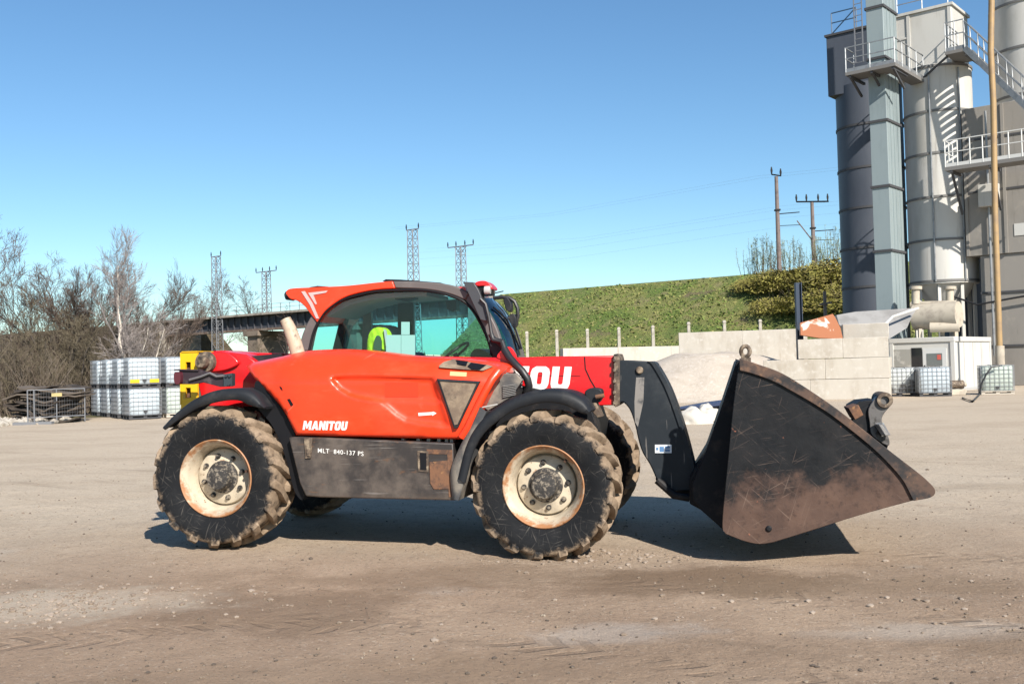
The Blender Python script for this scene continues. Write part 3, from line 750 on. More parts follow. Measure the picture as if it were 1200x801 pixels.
# ---- cab
CN, CF = .06, 1.08
CAB = empty('cab', (0, 0, 0), 0, TH)
mb = MB(); prism(mb, [(352, 411), (590, 421), (620, 425), (612, 500), (360, 500)], CN + .02, CF - .02); mb.build('cab_base', MT['cabgrey'], CAB, bevel=.01)
ro = spline([(334.5, 344, 1), (336, 340), (342, 337.8), (360, 336.8), (385, 335.8), (410, 334.3), (440, 331), (460, 329.3, 1), (463, 337.5, 1), (440, 339.3), (418, 343.5), (402, 349), (390, 356.5), (380, 365), (371.5, 377.5, 1), (364, 368), (357, 359), (349, 352.5), (340, 350)], 4, True)
mb = MB(); prism(mb, ro, CN - .03, CF + .03); RO = mb.build('roof_fairing', MT['orange'], CAB, bevel=.022)
for pts in (((353, 341.5), (357, 341), (366, 355), (373.5, 373), (370.5, 373), (363, 357)), ((361, 343), (384, 340.3), (382, 342.8), (367, 345.5), (371, 356), (369.5, 356.5))):
    mb = MB(); prism(mb, pts, CN - .04, CN - .028); mb.build('roof_stripe', mk('pale_grey_stripe', (.55, .42, .40), .5), RO)
mb = MB(); prism(mb, spline([(333, 345), (335.5, 341), (339, 342), (339, 350), (335, 351)], 3, True), CN + .05, CN + .2); mb.build('roof_lamp', MT['black'], RO)
rg = spline([(460, 329.3, 1), (490, 329.8), (515, 331.5), (535, 335.5), (550, 343, 1), (545, 351.5, 1), (530, 345.5), (512, 341), (490, 338.5), (463, 337.6, 1)], 4, True)
mb = MB(); prism(mb, rg, CN - .02, CF + .02); RG = mb.build('roof_frame', MT['cabgrey'], CAB, bevel=.014)
mb = MB(); prism(mb, [(448, 329.5), (452, 327), (470, 327.5), (516, 331), (516, 332)], CN + .2, CF - .2); mb.build('roof_hatch', MT['dark'], RG)
mb = MB(); prism(mb, [(362, 336.5), (372, 334.8), (384, 335.6)], CN + .3, CF - .3); mb.build('roof_vent', MT['black'], RG)
ap = spline([(550, 342, 1), (563, 353), (575, 370), (584, 389), (592, 418, 1), (576, 418, 1), (569, 396), (560, 377), (551, 361), (545, 351, 1)], 4, True)
cp = spline([(349, 411, 1), (354, 392), (360, 378), (366, 369.5), (374.5, 371.5), (369, 385), (363, 411, 1)], 4, True)
for poly, nm in ((ap, 'front_pillar'), (cp, 'rear_pillar')):
    mb = MB(); prism(mb, poly, CN - .01, CN + .07); mb.build(nm, MT['cabgrey'], CAB, bevel=.012)
    mb = MB(); a = LL(poly, CN); mb.loft([[V((p.x, CF - .07, p.z)) for p in a], [V((p.x, CF, p.z)) for p in a]]); mb.build(nm, MT['cabgrey'], CAB)
gl = spline([(362.5, 410, 1), (368, 388), (378, 369), (390, 358), (402, 351), (420, 345.5), (445, 341), (490, 339.8), (512, 342.2), (530, 347), (544, 353.5), (555, 365), (566, 384), (574, 404), (576.5, 419, 1)], 5, True)
mb = MB(); a = [V((p.x, CN + .012, p.z)) for p in LL(gl, CN + .012)]; mb.loft([a, [p + V((0, .006, 0)) for p in a]]); G1 = mb.build('side_window', MT['glass'], CAB)
mb = MB(); a = LL(gl[:-5], CN - .012); mb.tube(a, .014, 8); mb.build('window_seal', MT['seal'], G1)
mb = MB(); a = [V((p.x, CF - .03, p.z)) for p in LL(gl, CN)]; mb.loft([a, [p + V((0, .006, 0)) for p in a]]); mb.build('side_window', MT['glassfar'], CAB)
q = [L(363, 411, CN), L(373, 370, CN)]; mb = MB()
mb.hexa([V((q[0].x, CN + .08, q[0].z)), V((q[0].x, CF - .08, q[0].z)), V((q[0].x - .006, CF - .08, q[0].z)), V((q[0].x - .006, CN + .08, q[0].z))], [V((q[1].x, CN + .08, q[1].z)), V((q[1].x, CF - .08, q[1].z)), V((q[1].x - .006, CF - .08, q[1].z)), V((q[1].x - .006, CN + .08, q[1].z))])
mb.build('rear_window', MT['glassrear'], CAB)
# windscreen, bulging forward between the two front pillars
wn = spline([(560, 350), (573, 367), (583, 388), (590, 417)], 8); wf = spline([(574, 349), (590, 366), (601, 388), (609, 416)], 8)
rings = []
for a, b in zip(wn, wf):
    A_, B_ = L(a.x, a.y, CN + .03), L(b.x, b.y, CF - .12)
    rings.append([A_.lerp(B_, t) + V((.08 * math.sin(math.pi * t), 0, 0)) for t in [i / 6 for i in range(7)]])
mb = MB(); mb.loft(rings, closed=False); WS = mb.build('windscreen', MT['screen'], CAB, sharp=80)
mb = MB(); mb.tube([r_[-1] for r_ in rings], .016, 8); mb.build('screen_frame', MT['cabgrey'], WS)
mb = MB(); mb.tube([rings[-3][3] + V((.02, 0, 0)), rings[-14][2] + V((.02, 0, 0)), rings[-20][1] + V((.02, 0, 0))], .010, 6)
mb.tube([rings[-3][4] + V((.02, 0, 0)), rings[-12][4] + V((.02, 0, 0))], .008, 6); mb.build('wiper', MT['seal'], WS)
# interior
mb = MB(); prism(mb, [(466, 343), (484, 343), (484, 402), (466, 402)], CF - .10, CF - .035)
mb.build('door_pillar', MT['seal'], CAB)
mb = MB(); prism(mb, [(426, 340), (435, 340), (435, 415), (424, 415)], CF - .09, CF - .04); mb.build('door_frame', MT['cabgrey'], CAB)
mb = MB(); prism(mb, [(404, 350), (413, 347), (405, 380), (399, 412), (389, 412)], .70, .76); mb.build('rear_screen_post', MT['dark'], CAB)
mb = MB(); prism(mb, [(381, 366), (405, 352), (440, 344), (500, 341.5), (500, 346), (440, 350), (410, 357), (384, 371)], CN + .10, CF - .1); mb.build('headliner', MT['headliner'], CAB)
mb = MB(); prism(mb, [(436, 347), (459, 343), (457, 350.5), (436, 353.5)], .55, .62); mb.build('interior_lamp', mk('pale_interior_lamp', (.5, .55, .5), .4), CAB)
mb = MB(); prism(mb, [(463, 338), (487, 338), (486, 350), (475, 353), (463, 351)], .30, .42); mb.build('roof_console', MT['dark'], CAB)
mb = MB()
prism(mb, spline([(432, 418), (431, 396), (436, 384), (443, 380), (452, 382), (457, 392), (458, 418)], 4, True), .34, .76)
prism(mb, [(428, 410), (478, 412), (478, 425), (428, 425)], .24, .84)
SE = mb.build('seat', MT['seal'], CAB, bevel=.03)
mb = MB()
vo_ = spline([(429.5, 419, 1), (430, 404), (431.5, 394), (435, 387), (441, 383.5), (448, 384), (453, 388), (456.5, 396), (457.5, 408), (457, 419, 1)], 5, True)
relief(mb, vo_, lambda p: .20 + .02 * noise.noise(V((p.x * .25, p.y * .12, 0))) + .00025 * (p.x - 443) ** 2, .34, 2.2)
VS = mb.build('safety_vest', MT['vest'], SE, sharp=70)
mb = MB(); prism(mb, spline([(438.5, 419), (438, 404), (440, 395), (443, 393), (446, 397), (446.5, 407), (446, 419)], 4), .17, .20); mb.build('vest_opening', mk('dark_green_vest_cloth', (.03, .08, .04), .8), VS)
mb = MB(); prism(mb, [(449.5, 385.5), (452, 387), (455, 404), (454.5, 419), (451.5, 419), (452, 404)], .172, .20); mb.build('reflective_tape', MT['vestband'], VS)
mb = MB(); c = L(533, 414, .5)
mb.tube([c + V((.19 * math.cos(t) * .72 , .19 * math.sin(t), .19 * math.cos(t) * .55)) for t in [2 * math.pi * i / 24 for i in range(25)]], .014, 8)
mb.tube([c, c + V((.10, 0, -.22))], .025, 8); mb.build('steering_wheel', MT['seal'], CAB)
mb = MB(); prism(mb, spline([(552, 419), (556, 409), (566, 410), (578, 419)], 4, True), .3, .8); mb.build('dashboard', MT['dark'], CAB)
mb = MB(); prism(mb, [(522, 352), (534, 351), (535, 363), (530, 365), (524, 362)], .6, .72); mb.build('interior_mirror', MT['seal'], CAB)
for pts in ([(452.5, 392.3), (469.8, 392.3), (469.8, 418.5), (452.5, 418.5)], [(470.2, 392.3), (486.3, 392.3), (486.3, 418.5), (470.2, 418.5)], [(470.2, 377), (480, 377), (480, 391.9), (470.2, 391.9)]):
    mb = MB(); prism(mb, pts, CN - .012, CN - .004); mb.build('aqua_card', MT['aqua'], G1)
# dark panel over the front pillar, work lamps, mirrors
mb = MB(); prism(mb, spline([(542.5, 330, 1), (555, 330.5, 1), (563, 345), (571, 374, 1), (571, 376.5, 1), (563, 374.5, 1), (553, 353)], 3, True), CN - .10, CN + .06)
mb.build('pillar_panel', mk('dark_grey_panel', (.055, .058, .065), .45), CAB, bevel=.008)
mb = MB(); prism(mb, [(532, 336), (545, 336), (547, 342), (536, 339.5)], CN + .0, CF - .1); mb.build('roof_peak', MT['red'], CAB)
mb = MB(); prism(mb, spline([(557, 331), (564, 328.8), (571, 330), (577, 336), (576, 339), (568, 335), (559, 335)], 4, True), CN - .06, CN + .16)
WL = mb.build('lamp_hood', MT['red'], CAB, bevel=.008)
mb = MB(); prism(mb, [(561, 333), (575, 337), (575, 345), (564, 346), (561, 341)], CN - .04, CN + .15); mb.build('lamp_housing', MT['seal'], WL)
for x, y, l in ((570.5, 340, CN - .07), (575.5, 339, CN + .12)):
    mb = MB(); c = L(x, y, l); mb.lathe([(0, .04), (.036, .036), (.042, .025), (.040, -.02)], c, 'x', 20); mb.build('work_lamp', MT['lamp'], WL)
mb = MB(); mb.tube([L(x, y, -.06) for x, y in ((563, 350), (569, 356), (573, 372), (576, 392), (584, 402), (591, 408))], .017, 8); mb.tube([L(x, y, -.12) for x, y in ((575, 391), (578, 398), (588, 400), (592, 412))], .028, 10)
mb.build('pillar_hose', MT['hose'], CAB)
mb = MB(); prism(mb, [(573, 398), (580, 398), (590, 404), (592, 417), (579, 418), (574, 410)], -.02, .10); mb.build('pillar_foot', MT['black'], CAB, bevel=.01)
ML = .95
mb = MB(); mb.tube([L(x, y, ML) for x, y in ((578, 349), (588, 348), (597, 349), (603, 353), (606.5, 361), (607, 370), (605, 376))], .020, 8); MA = mb.build('mirror_arm', MT['hose'], CAB)
for pts in (((590, 350), (594, 348), (599, 356), (598, 365), (593, 363), (591, 357)), ((597, 369), (602, 367.5), (605, 374), (604, 382), (600, 383), (597.5, 377))):
    mb = MB(); prism(mb, spline(pts, 3, True), ML - .06, ML + .06); mb.build('mirror', MT['black'], MA, bevel=.008)
mb = MB(); mb.tube([L(577, 344, .8), L(590, 341, .8)], .006, 6); mb.build('aerial', MT['hose'], CAB)
REARG = RW.z - TYRE_R + .010        # ground height under the rear wheels
# ================================================================== GROUND
FWW = MM @ V((FWC.x, 0, 0)); RWW = MM @ V((RW.x, 0, 0)); NRW = MM @ V((RW.x, -WY, 0)); FRW = MM @ V((RW.x, WY, 0))
def gz(x, y):
    p = V((x, y, 0))
    z = .022 * noise.noise(p * .45) + .012 * noise.noise(p * 1.7 + V((5, 0, 0))) if y < 60 else 0.
    if y < 24: z += .006 * noise.noise(p * 5.3) + .004 * noise.noise(p * 11)
    # wheel tracks worn along the yard
    near = math.exp(-((x - FWW.x) / 5.5) ** 2 - ((y - 9) / 2.2) ** 2)
    z *= 1 - .85 * near
    z += REARG * math.exp(-((x - RWW.x) / 2.3) ** 2 - ((y - RWW.y) / 2.4) ** 2) * (1.0)
    return z
def axis(a, fine0, fine1, step, b, grow):
    o = [fine0]; 
    while o[-1] < fine1: o.append(o[-1] + step)
    s_ = step
    while o[-1] < b: s_ *= grow; o.append(o[-1] + s_)
    s_ = step; pre = []; q = fine0
    while q > a: s_ *= grow; q -= s_; pre.append(q)
    return pre[::-1] + o
xs = axis(-2500, -7, 7, .055, 2500, 1.06); ys = axis(-60, 4.5, 13, .055, 4500, 1.045)
vs = [(x, y, gz(x, y)) for y in ys for x in xs]; nx = len(xs)
fs = [(j * nx + i, j * nx + i + 1, (j + 1) * nx + i + 1, (j + 1) * nx + i) for j in range(len(ys) - 1) for i in range(nx - 1)]
me = bpy.data.meshes.new('ground'); me.from_pydata(vs, [], fs); me.polygons.foreach_set('use_smooth', [True] * len(fs))
k = N('compacted_dirt_yard')
base = k.mix(k.ramp(k.noise(.45, 6, .62), .38, .64), (.43, .315, .222), (.335, .238, .165))
base = k.mix(k.ramp(k.noise(1.6, 6, .65, (.6, 1.6, 1)), .50, .74, 0, .5), base, (.26, .185, .125))
base = k.mix(k.ramp(k.noise(.9, 5, .6), .60, .76, 0, .7), base, (.47, .41, .345))
z = k.xyz()
base = k.mix(k.ramp(k.math('ADD', z[1], k.math('MULTIPLY', k.noise(.6, 4), 4)), 8.6, 15.0), base, k.mix(k.ramp(k.noise(.5, 6, .65, (.6, 1.1, 1)), .42, .68), (.56, .462, .352), (.49, .398, .297)))
base = k.mix(k.ramp(k.noise(9, 7, .78), .5, .72, 0, .5), base, (.20, .15, .11))
base = k.mix(k.ramp(k.noise(26, 5, .8), .56, .66, 0, .55), base, (.62, .54, .45))
base = k.mix(k.ramp(k.noise(34, 5, .8), .55, .64, 0, .75), base, (.15, .112, .082))
base = k.mix(k.ramp(k.noise(75, 3, .8), .60, .68, 0, .7), base, (.12, .09, .066))
# tyre tracks: streaks running across the yard
for rot, sc, o_, th in ((.62, 1.0, 0, .56), (-.25, .8, 3, .60)):
    m0 = k.n('ShaderNodeMapping'); k.l(k.co, m0.inputs[0]); m0.inputs['Rotation'].default_value = (0, 0, rot); m0.inputs['Location'].default_value = (o_, 0, 0)
    m1 = k.n('ShaderNodeMapping'); k.l(m0.outputs[0], m1.inputs[0]); m1.inputs['Scale'].default_value = (.10 * sc, 1.9 * sc, 1)
    nz = k.n('ShaderNodeTexNoise'); nz.inputs['Scale'].default_value = 1.5; nz.inputs['Detail'].default_value = 6; nz.inputs['Roughness'].default_value = .7
    k.l(m1.outputs[0], nz.inputs['Vector'])
    base = k.mix(k.ramp(nz.outputs['Fac'], th, th + .14, 0, .30), base, (.20, .15, .105))
# stains and dusty patches that lie at their own places
def patch(base, x, y, rx, ry, colour, st, rot=0.):
    m0 = k.n('ShaderNodeMapping'); m0.vector_type = 'TEXTURE'; k.l(k.co, m0.inputs[0]); m0.inputs['Location'].default_value = (x, y, 0); m0.inputs['Rotation'].default_value = (0, 0, rot); m0.inputs['Scale'].default_value = (rx, ry, 1)
    ln = k.n('ShaderNodeVectorMath'); ln.operation = 'LENGTH'; k.l(m0.outputs[0], ln.inputs[0])
    d_ = k.math('ADD', ln.outputs['Value'], k.math('MULTIPLY', k.math('SUBTRACT', k.noise(1.0, 8, .74), .5), 2.9))
    return k.mix(k.ramp(d_, 1.15, .45, 0, st), base, colour)
base = patch(base, -1.7, 7.0, 1.3, .75, (.19, .128, .084), 0.62)
base = patch(base, -.3, 7.9, 2.6, .45, (.21, .145, .095), 0.50)
base = patch(base, 1.2, 7.6, 1.5, .55, (.18, .118, .074), 0.66)
base = patch(base, 2.6, 7.3, 1.8, .35, (.22, .155, .10), 0.43)
base = patch(base, -3.3, 7.3, 1.2, .55, (.55, .475, .38), 0.58)
base = patch(base, 2.5, 6.1, .7, .30, (.50, .43, .36), 0.54)
base = patch(base, 3.2, 5.8, 1.2, .30, (.23, .16, .105), 0.46)
base = patch(base, .5, 6.2, .6, .3, (.50, .45, .40), 0.39)
base = patch(base, .7, 5.6, 1.8, .5, (.24, .165, .108), 0.39)
base = patch(base, -1.2, 5.5, 1.5, .4, (.25, .175, .115), 0.35)
base = patch(base, 5.5, 12.5, 2.5, .4, (.30, .235, .17), 0.39)
# printed tracks of lugged tyres
trk = None
for x, y, rot, hw in ((2.4, 6.6, -.62, .21), (.2, 6.0, -.55, .20), (-2.6, 6.4, .15, .2), (4.2, 8.0, -.5, .2)):
    m0 = k.n('ShaderNodeMapping'); m0.vector_type = 'TEXTURE'; k.l(k.co, m0.inputs[0]); m0.inputs['Location'].default_value = (x, y, 0); m0.inputs['Rotation'].default_value = (0, 0, rot)
    q = k.n('ShaderNodeSeparateXYZ'); k.l(m0.outputs[0], q.inputs[0])
    av = k.math('ABSOLUTE', k.math('ADD', q.outputs[1], k.math('MULTIPLY', k.math('SUBTRACT', k.noise(.8), .5), .3)))
    wv = k.math('SINE', k.math('MULTIPLY', k.math('ADD', q.outputs[0], av), 2 * math.pi / .21))
    msk = k.math('MULTIPLY', k.ramp(av, hw, hw - .04), k.ramp(k.noise(1.3, 5, .7), .42, .58))
    msk = k.math('MULTIPLY', msk, k.ramp(k.math('ABSOLUTE', q.outputs[0]), 2.6, 1.6))
    t_ = k.math('MULTIPLY', k.ramp(wv, -.2, .5), msk); trk = t_ if trk is None else k.math('MAXIMUM', trk, t_)
base = k.mix(k.math('MULTIPLY', trk, .38), base, (.20, .14, .095))
grass = k.mix(k.ramp(k.noise(.8, 6, .7), .4, .65), (.17, .13, .08), (.10, .11, .045))
yard = k.math('ADD', z[1], k.math('MULTIPLY', k.noise(.35, 5), 5))
yard = k.math('ADD', yard, k.math('MULTIPLY', k.ramp(z[0], -10, 5), -22))
c = k.mix(k.ramp(yard, 43.5, 45), base, grass)
hh = k.math('ADD', k.math('MULTIPLY', k.noise(14, 7, .75), 1.0), k.math('MULTIPLY', k.noise(60, 5, .8), .45))
hh = k.math('SUBTRACT', hh, k.math('MULTIPLY', trk, .55))
k.col(c).rm(.95).bump(hh, .65, .035)
k.b.inputs['Specular IOR Level'].default_value = .2
me.materials.append(k.m)
G = bpy.data.objects.new('ground', me); COL.objects.link(G); tag(G, kind='structure')

# pebbles lying on the yard: nobody could count them
mb = MB(); rs = random.Random(3)
ico = [V(p) for p in ((0, 0, 1), (.9, 0, .3), (.28, .85, .3), (-.72, .53, .3), (-.72, -.53, .3), (.28, -.85, .3), (.6, .5, -.5), (-.3, .7, -.5), (-.7, -.1, -.5), (-.1, -.75, -.5), (.65, -.4, -.5))]
icf = [(0, 1, 2), (0, 2, 3), (0, 3, 4), (0, 4, 5), (0, 5, 1), (1, 6, 2), (2, 6, 7), (2, 7, 3), (3, 7, 8), (3, 8, 4), (4, 8, 9), (4, 9, 5), (5, 9, 10), (5, 10, 1), (1, 10, 6), (6, 10, 9, 8, 7)]
for i in range(5500):
    y = 4.9 + 15 * rs.random() ** 2.1; x = (rs.random() * 2 - 1) * (y * .56)
    if noise.noise(V((x * .55, y * .55, 2))) < -.12 and rs.random() < .85: continue
    s_ = .004 + .012 * rs.random() ** 4; 
    if rs.random() < .006: s_ *= 1.8
    rt = Matrix.Rotation(rs.random() * 6.28, 3, 'Z'); sq = V((rs.uniform(.7, 1.3), rs.uniform(.7, 1.3), rs.uniform(.45, .8)))
    c_ = V((x, y, gz(x, y) + s_ * .25))
    mb.add([c_ + rt @ V((p.x * sq.x, p.y * sq.y, p.z * sq.z)) * s_ for p in ico], icf)
tag(mb.build('gravel', mk('yard_stones', (.23, .175, .125), .95, 0, [((.34, .28, .215), 3, .56, .60), ((.11, .085, .065), 5, .48, .53)])), kind='stuff')
# a little loose soil pushed up round the front wheel and mud clods
mb = MB()
for i in range(420):
    a = rs.random()
    if a < .35: x, y = MM.to_translation().x + rs.gauss(.35, .5), NRW.y - .35 + rs.gauss(-.35, .22)
    elif a < .7: x, y = rs.gauss(-3.4, .9), rs.gauss(7.4, .35)
    else: x, y = rs.gauss(2.5, 1.2), rs.gauss(6.7, .5)
    s_ = .008 + .02 * rs.random() ** 2.5
    rt = Matrix.Rotation(rs.random() * 6.28, 3, 'Z'); c_ = V((x, y, gz(x, y) + s_ * .2))
    mb.add([c_ + rt @ V((p.x * 1.2, p.y, p.z * .6)) * s_ for p in ico], icf)
for i in range(620):
    x, y = rs.gauss(-3.5, .65), rs.gauss(7.35, .28)
    s_ = .006 + .018 * rs.random() ** 3; rt = Matrix.Rotation(rs.random() * 6.28, 3, 'Z'); c_ = V((x, y, gz(x, y) + s_ * .2))
    mb.add([c_ + rt @ V((p.x * 1.2, p.y, p.z * .6)) * s_ for p in ico], icf)
tag(mb.build('soil_clods', mk('brown_soil_clods', (.25, .19, .14), .95, 0, [((.36, .29, .23), 4, .45, .55)])), kind='stuff')

# ================================================================== RAILWAY EMBANKMENT, BRIDGE
def T(t, n, z=0.): return V((.8 * t - .6 * n, 121 - .6 * t - .8 * n, z))
ZT = 10.0
def embank(name, t0, t1, end_lo, end_hi, mat, dt=1.5):
    secs = [(-15, 0), (-5.5, ZT)] + [(n_, ZT) for n_ in (-3, 0, 2.6)] + [(3.4, ZT - .25)] + [(3.4 + 15.5 * i / 12, (ZT - .25) * (1 - i / 12)) for i in range(1, 13)] + [(20.5, -.4)]
    vs, fs = [], []; m_ = len(secs); n_t = int((t1 - t0) / dt) + 1
    for i in range(n_t):
        t = t0 + (t1 - t0) * i / (n_t - 1)
        for j, (n_, z_) in enumerate(secs):
            tt = t
            if i == 0: tt = t0 - end_lo * (1 - z_ / ZT)
            elif i == n_t - 1: tt = t1 + end_hi * (1 - z_ / ZT)
            p = T(tt, n_, z_)
            if 5 <= j < m_ - 1:
                d_ = .45 * noise.noise(V((tt * .12, n_ * .2, 1))) + .22 * noise.noise(V((tt * .5, n_ * .6, 4)))
                p.z += d_ * (1 - abs(z_ / ZT - .5) * 1.2)
            vs.append(p)
    fs = [(i * m_ + j, i * m_ + j + 1, (i + 1) * m_ + j + 1, (i + 1) * m_ + j) for i in range(n_t - 1) for j in range(m_ - 1)]
    mb = MB(); mb.add(vs, fs); mb.add([vs[j] for j in range(m_)], [tuple(range(m_))]); mb.add([vs[(n_t - 1) * m_ + j] for j in range(m_)], [tuple(range(m_ - 1, -1, -1))])
    return tag(mb.build(name, mat, sharp=70), kind='structure')
k = N('embankment_grass')
g = k.mix(k.ramp(k.noise(.22, 7, .68), .40, .62), (.14, .205, .036), (.26, .26, .075))
g = k.mix(k.ramp(k.noise(.5, 6, .7), .48, .70, 0, .8), g, (.34, .275, .135))
g = k.mix(k.ramp(k.noise(.16, 5, .7, (1, 1, 2)), .57, .66, 0, .75), g, (.19, .13, .09))
g = k.mix(k.ramp(k.noise(2.2, 6, .75), .45, .7, 0, .6), g, (.085, .125, .028))
k.col(g).rm(.95).bump(k.noise(1.6, 7, .8), 1.0, .5); EMB = k.m
embank('embankment', .5, 95, -1, 5, EMB)
embank('embankment', -230, -64.5, 5, 0, mk('leaf_litter_bank', (.10, .075, .045), .95, 0, [((.16, .125, .075), .35, .4, .65), ((.07, .075, .03), .2, .5, .7)], (1.5, 1., .5)), 3)
# grass tufts on the slope
mb = MB(); rs = random.Random(11)
for i in range(17000):
    t = rs.uniform(1, 62); f = .9 * rs.random(); n_ = 3.2 + 15.5 * f; z_ = min(ZT, (ZT - .25) * (1 - (n_ - 3.4) / 15.5))
    z_ += (.45 * noise.noise(V((t * .12, n_ * .2, 1))) + .22 * noise.noise(V((t * .5, n_ * .6, 4)))) * (1 - abs(z_ / ZT - .5) * 1.2)
    if noise.noise(V((t * .3, n_ * .4, 7))) < -.1 and rs.random() < .6: continue
    p = T(t, n_, z_ - .04); h = rs.uniform(.06, .22); a = rs.random() * 6.28
    d_ = V((math.cos(a), math.sin(a), 0)) * rs.uniform(.04, .11)
    mb.cm = 0 if rs.random() < .75 else 1
    mb.add([p - d_, p + d_, p + d_ * .8 + V((rs.gauss(0, .1), rs.gauss(0, .1), h)), p - d_ * .6 + V((rs.gauss(0, .1), rs.gauss(0, .1), h * .8))], [(0, 1, 2, 3)])
GT = mb.build('slope_grass', [mk('green_grass_tufts', (.14, .205, .038), .9, 0, [((.22, .235, .07), .4, .45, .6)]), mk('dry_grass_tufts', (.28, .255, .10), .9, 0, [((.20, .21, .06), .5, .45, .6)])])
tag(GT, kind='stuff')

MT['conc'] = mk('pale_concrete', (.52, .475, .41), .85, 0, [((.40, .35, .285), .9, .45, .72, (1, 1, .35)), ((.57, .53, .47), 4, .5, .7), ((.33, .26, .19), 2.0, .62, .80, (2, 2, .2), .6)], (14, .2, .02))
MT['oldconc'] = mk('weathered_concrete', (.36, .32, .27), .9, 0, [((.20, .17, .14), .8, .45, .65), ((.46, .42, .37), 3, .5, .7)], (8, .2, .03))
MT['pierstone'] = mk('brown_pier_stone', (.22, .17, .13), .9, 0, [((.12, .095, .075), .8, .45, .65)], (4, .3, .05))
MT['girder'] = mk('dark_bridge_steel', (.055, .06, .075), .7, .2, [((.11, .10, .10), 1.2, .45, .7)])
MT['flange'] = mk('brown_bridge_flange', (.15, .10, .075), .8, 0, [((.26, .22, .18), 1.5, .5, .65)])
MT['galv'] = mk('galvanised_steel', (.34, .35, .36), .5, .5, [((.24, .25, .26), 3, .45, .65)])
MT['mast'] = mk('grey_mast_steel', (.22, .225, .24), .6, .3)

def tbox(mb, t0, t1, n0, n1, z0, z1):
    mb.hexa([T(t0, n0, z0), T(t1, n0, z0), T(t1, n1, z0), T(t0, n1, z0)], [T(t0, n0, z1), T(t1, n0, z1), T(t1, n1, z1), T(t0, n1, z1)])
def tpx(px, n_): k_ = (px - 600) / 1200.; return (k_ * (121 - .8 * n_) + .6 * n_) / (.8 + .6 * k_)
BRG = tag(empty('railway_bridge', T(-31, 0, 0)), 'long dark steel railway bridge with railing on a concrete pier behind the bare trees', 'bridge')
def put(o, root):
    """parent without moving"""
    o.parent = root; o.matrix_parent_inverse = Matrix.Translation(root.location).inverted() if root.rotation_euler.z == 0 else root.matrix_world.inverted(); return o
mb = MB(); tbox(mb, -65, -3.2, 2.2, 2.6, 7.9, 9.7)
for i in range(41): tbox(mb, -64.5 + i * 1.5, -64.38 + i * 1.5, 2.6, 2.85, 7.9, 9.7)
put(mb.build('girder', MT['girder']), BRG)
mb = MB(); tbox(mb, -65, -3.2, -2.6, -2.2, 7.9, 9.7); put(mb.build('girder', MT['girder']), BRG)
mb = MB(); tbox(mb, -65, -3.2, 2.0, 3.1, 7.6, 7.9); put(mb.build('lower_flange', MT['flange']), BRG)
mb = MB(); tbox(mb, -66, -2, -3.4, 3.6, 9.75, 10.05); put(mb.build('deck', MT['oldconc']), BRG)
mb = MB()
for i in range(34): tbox(mb, -65.5 + i * 1.9, -65.43 + i * 1.9, 3.40, 3.47, 10.05, 11.2)
for z_ in (10.6, 11.15): tbox(mb, -65.5, -2.4, 3.475, 3.525, z_, z_ + .05)
put(mb.build('railing', MT['galv']), BRG)
for t in (-43.7, -24):
    mb = MB(); tbox(mb, t - 1.1, t + 1.1, -2.6, 2.9, -.2, 6.9); tbox(mb, t - 1.6, t + 1.6, -3.1, 3.3, 6.9, 7.58); put(mb.build('pier', MT['pierstone']), BRG)
for t in (-65.2, -2.6):
    mb = MB(); tbox(mb, t - .8, t + .8, -3.6, 3.9, 2, 9.72); put(mb.build('abutment', MT['oldconc']), BRG)

# masts along the line
def lattice_mast(t, n_, h, arm, label):
    r_ = empty('lattice_mast', T(t, n_, 0)); tag(r_, label, 'mast', 'lattice masts along the railway bridge')
    U_ = V((.8, -.6, 0)); N_ = V((-.6, -.8, 0)); mb = MB(); B = lambda z_: .62 - .18 * z_ / h
    cr = ((1, 1), (1, -1), (-1, -1), (-1, 1))
    pt = lambda k_, z_: (U_ * cr[k_ % 4][0] + N_ * cr[k_ % 4][1]) * B(z_) + V((0, 0, z_))
    for q in range(4): mb.bar(pt(q, 0), pt(q, h), .10)
    st = int(h / 1.0)
    for i in range(st):
        z0, z1 = h * i / st, h * (i + 1) / st
        for q in range(4):
            mb.bar(pt(q + (i % 2), z0), pt(q + 1 - (i % 2), z1), .05)
            mb.bar(pt(q, z1), pt(q + 1, z1), .05)
    mb.build('lattice_shaft', MT['mast'], r_)
    mb = MB(); mb.bar(-U_ * arm + V((0, 0, h + .08)), U_ * arm + V((0, 0, h + .08)), .12)
    if arm > 1.6: mb.bar(-U_ * arm * .5 + V((0, 0, h + .08)), V((0, 0, h - .8)), .06); mb.bar(U_ * arm * .5 + V((0, 0, h + .08)), V((0, 0, h - .8)), .06)
    mb.build('cross_arm', MT['mast'], r_)
    for e in ((-1, 1) if arm < 1.6 else (-1, -.35, .35, 1)):
        mb = MB(); mb.tube([U_ * arm * e + V((0, 0, h + .14)), U_ * arm * e + V((0, 0, h + .45)), U_ * arm * e + V((0, 0, h + .8))], [.05, .09, .04], 6); mb.build('insulator', MT['dark'], r_)
lattice_mast(tpx(255, 3.9), 3.9, 18.6, 1.1, 'lattice mast with short top arm left of the bridge abutment pier')
lattice_mast(tpx(313.5, -3.6), -3.6, 16.7, 2.3, 'lattice mast with wide cross arm above the left part of the bridge')
lattice_mast(tpx(486.5, 3.9), 3.9, 18.6, 1.0, 'narrow lattice mast rising behind the middle of the cab roof')
lattice_mast(tpx(542.5, -3.6), -3.6, 17.0, 2.1, 'lattice mast with wide cross arm behind the front of the cab roof')
MT['pole'] = mk('brown_grey_pole', (.20, .155, .14), .85, 0, [((.13, .105, .10), 2, .45, .65)])
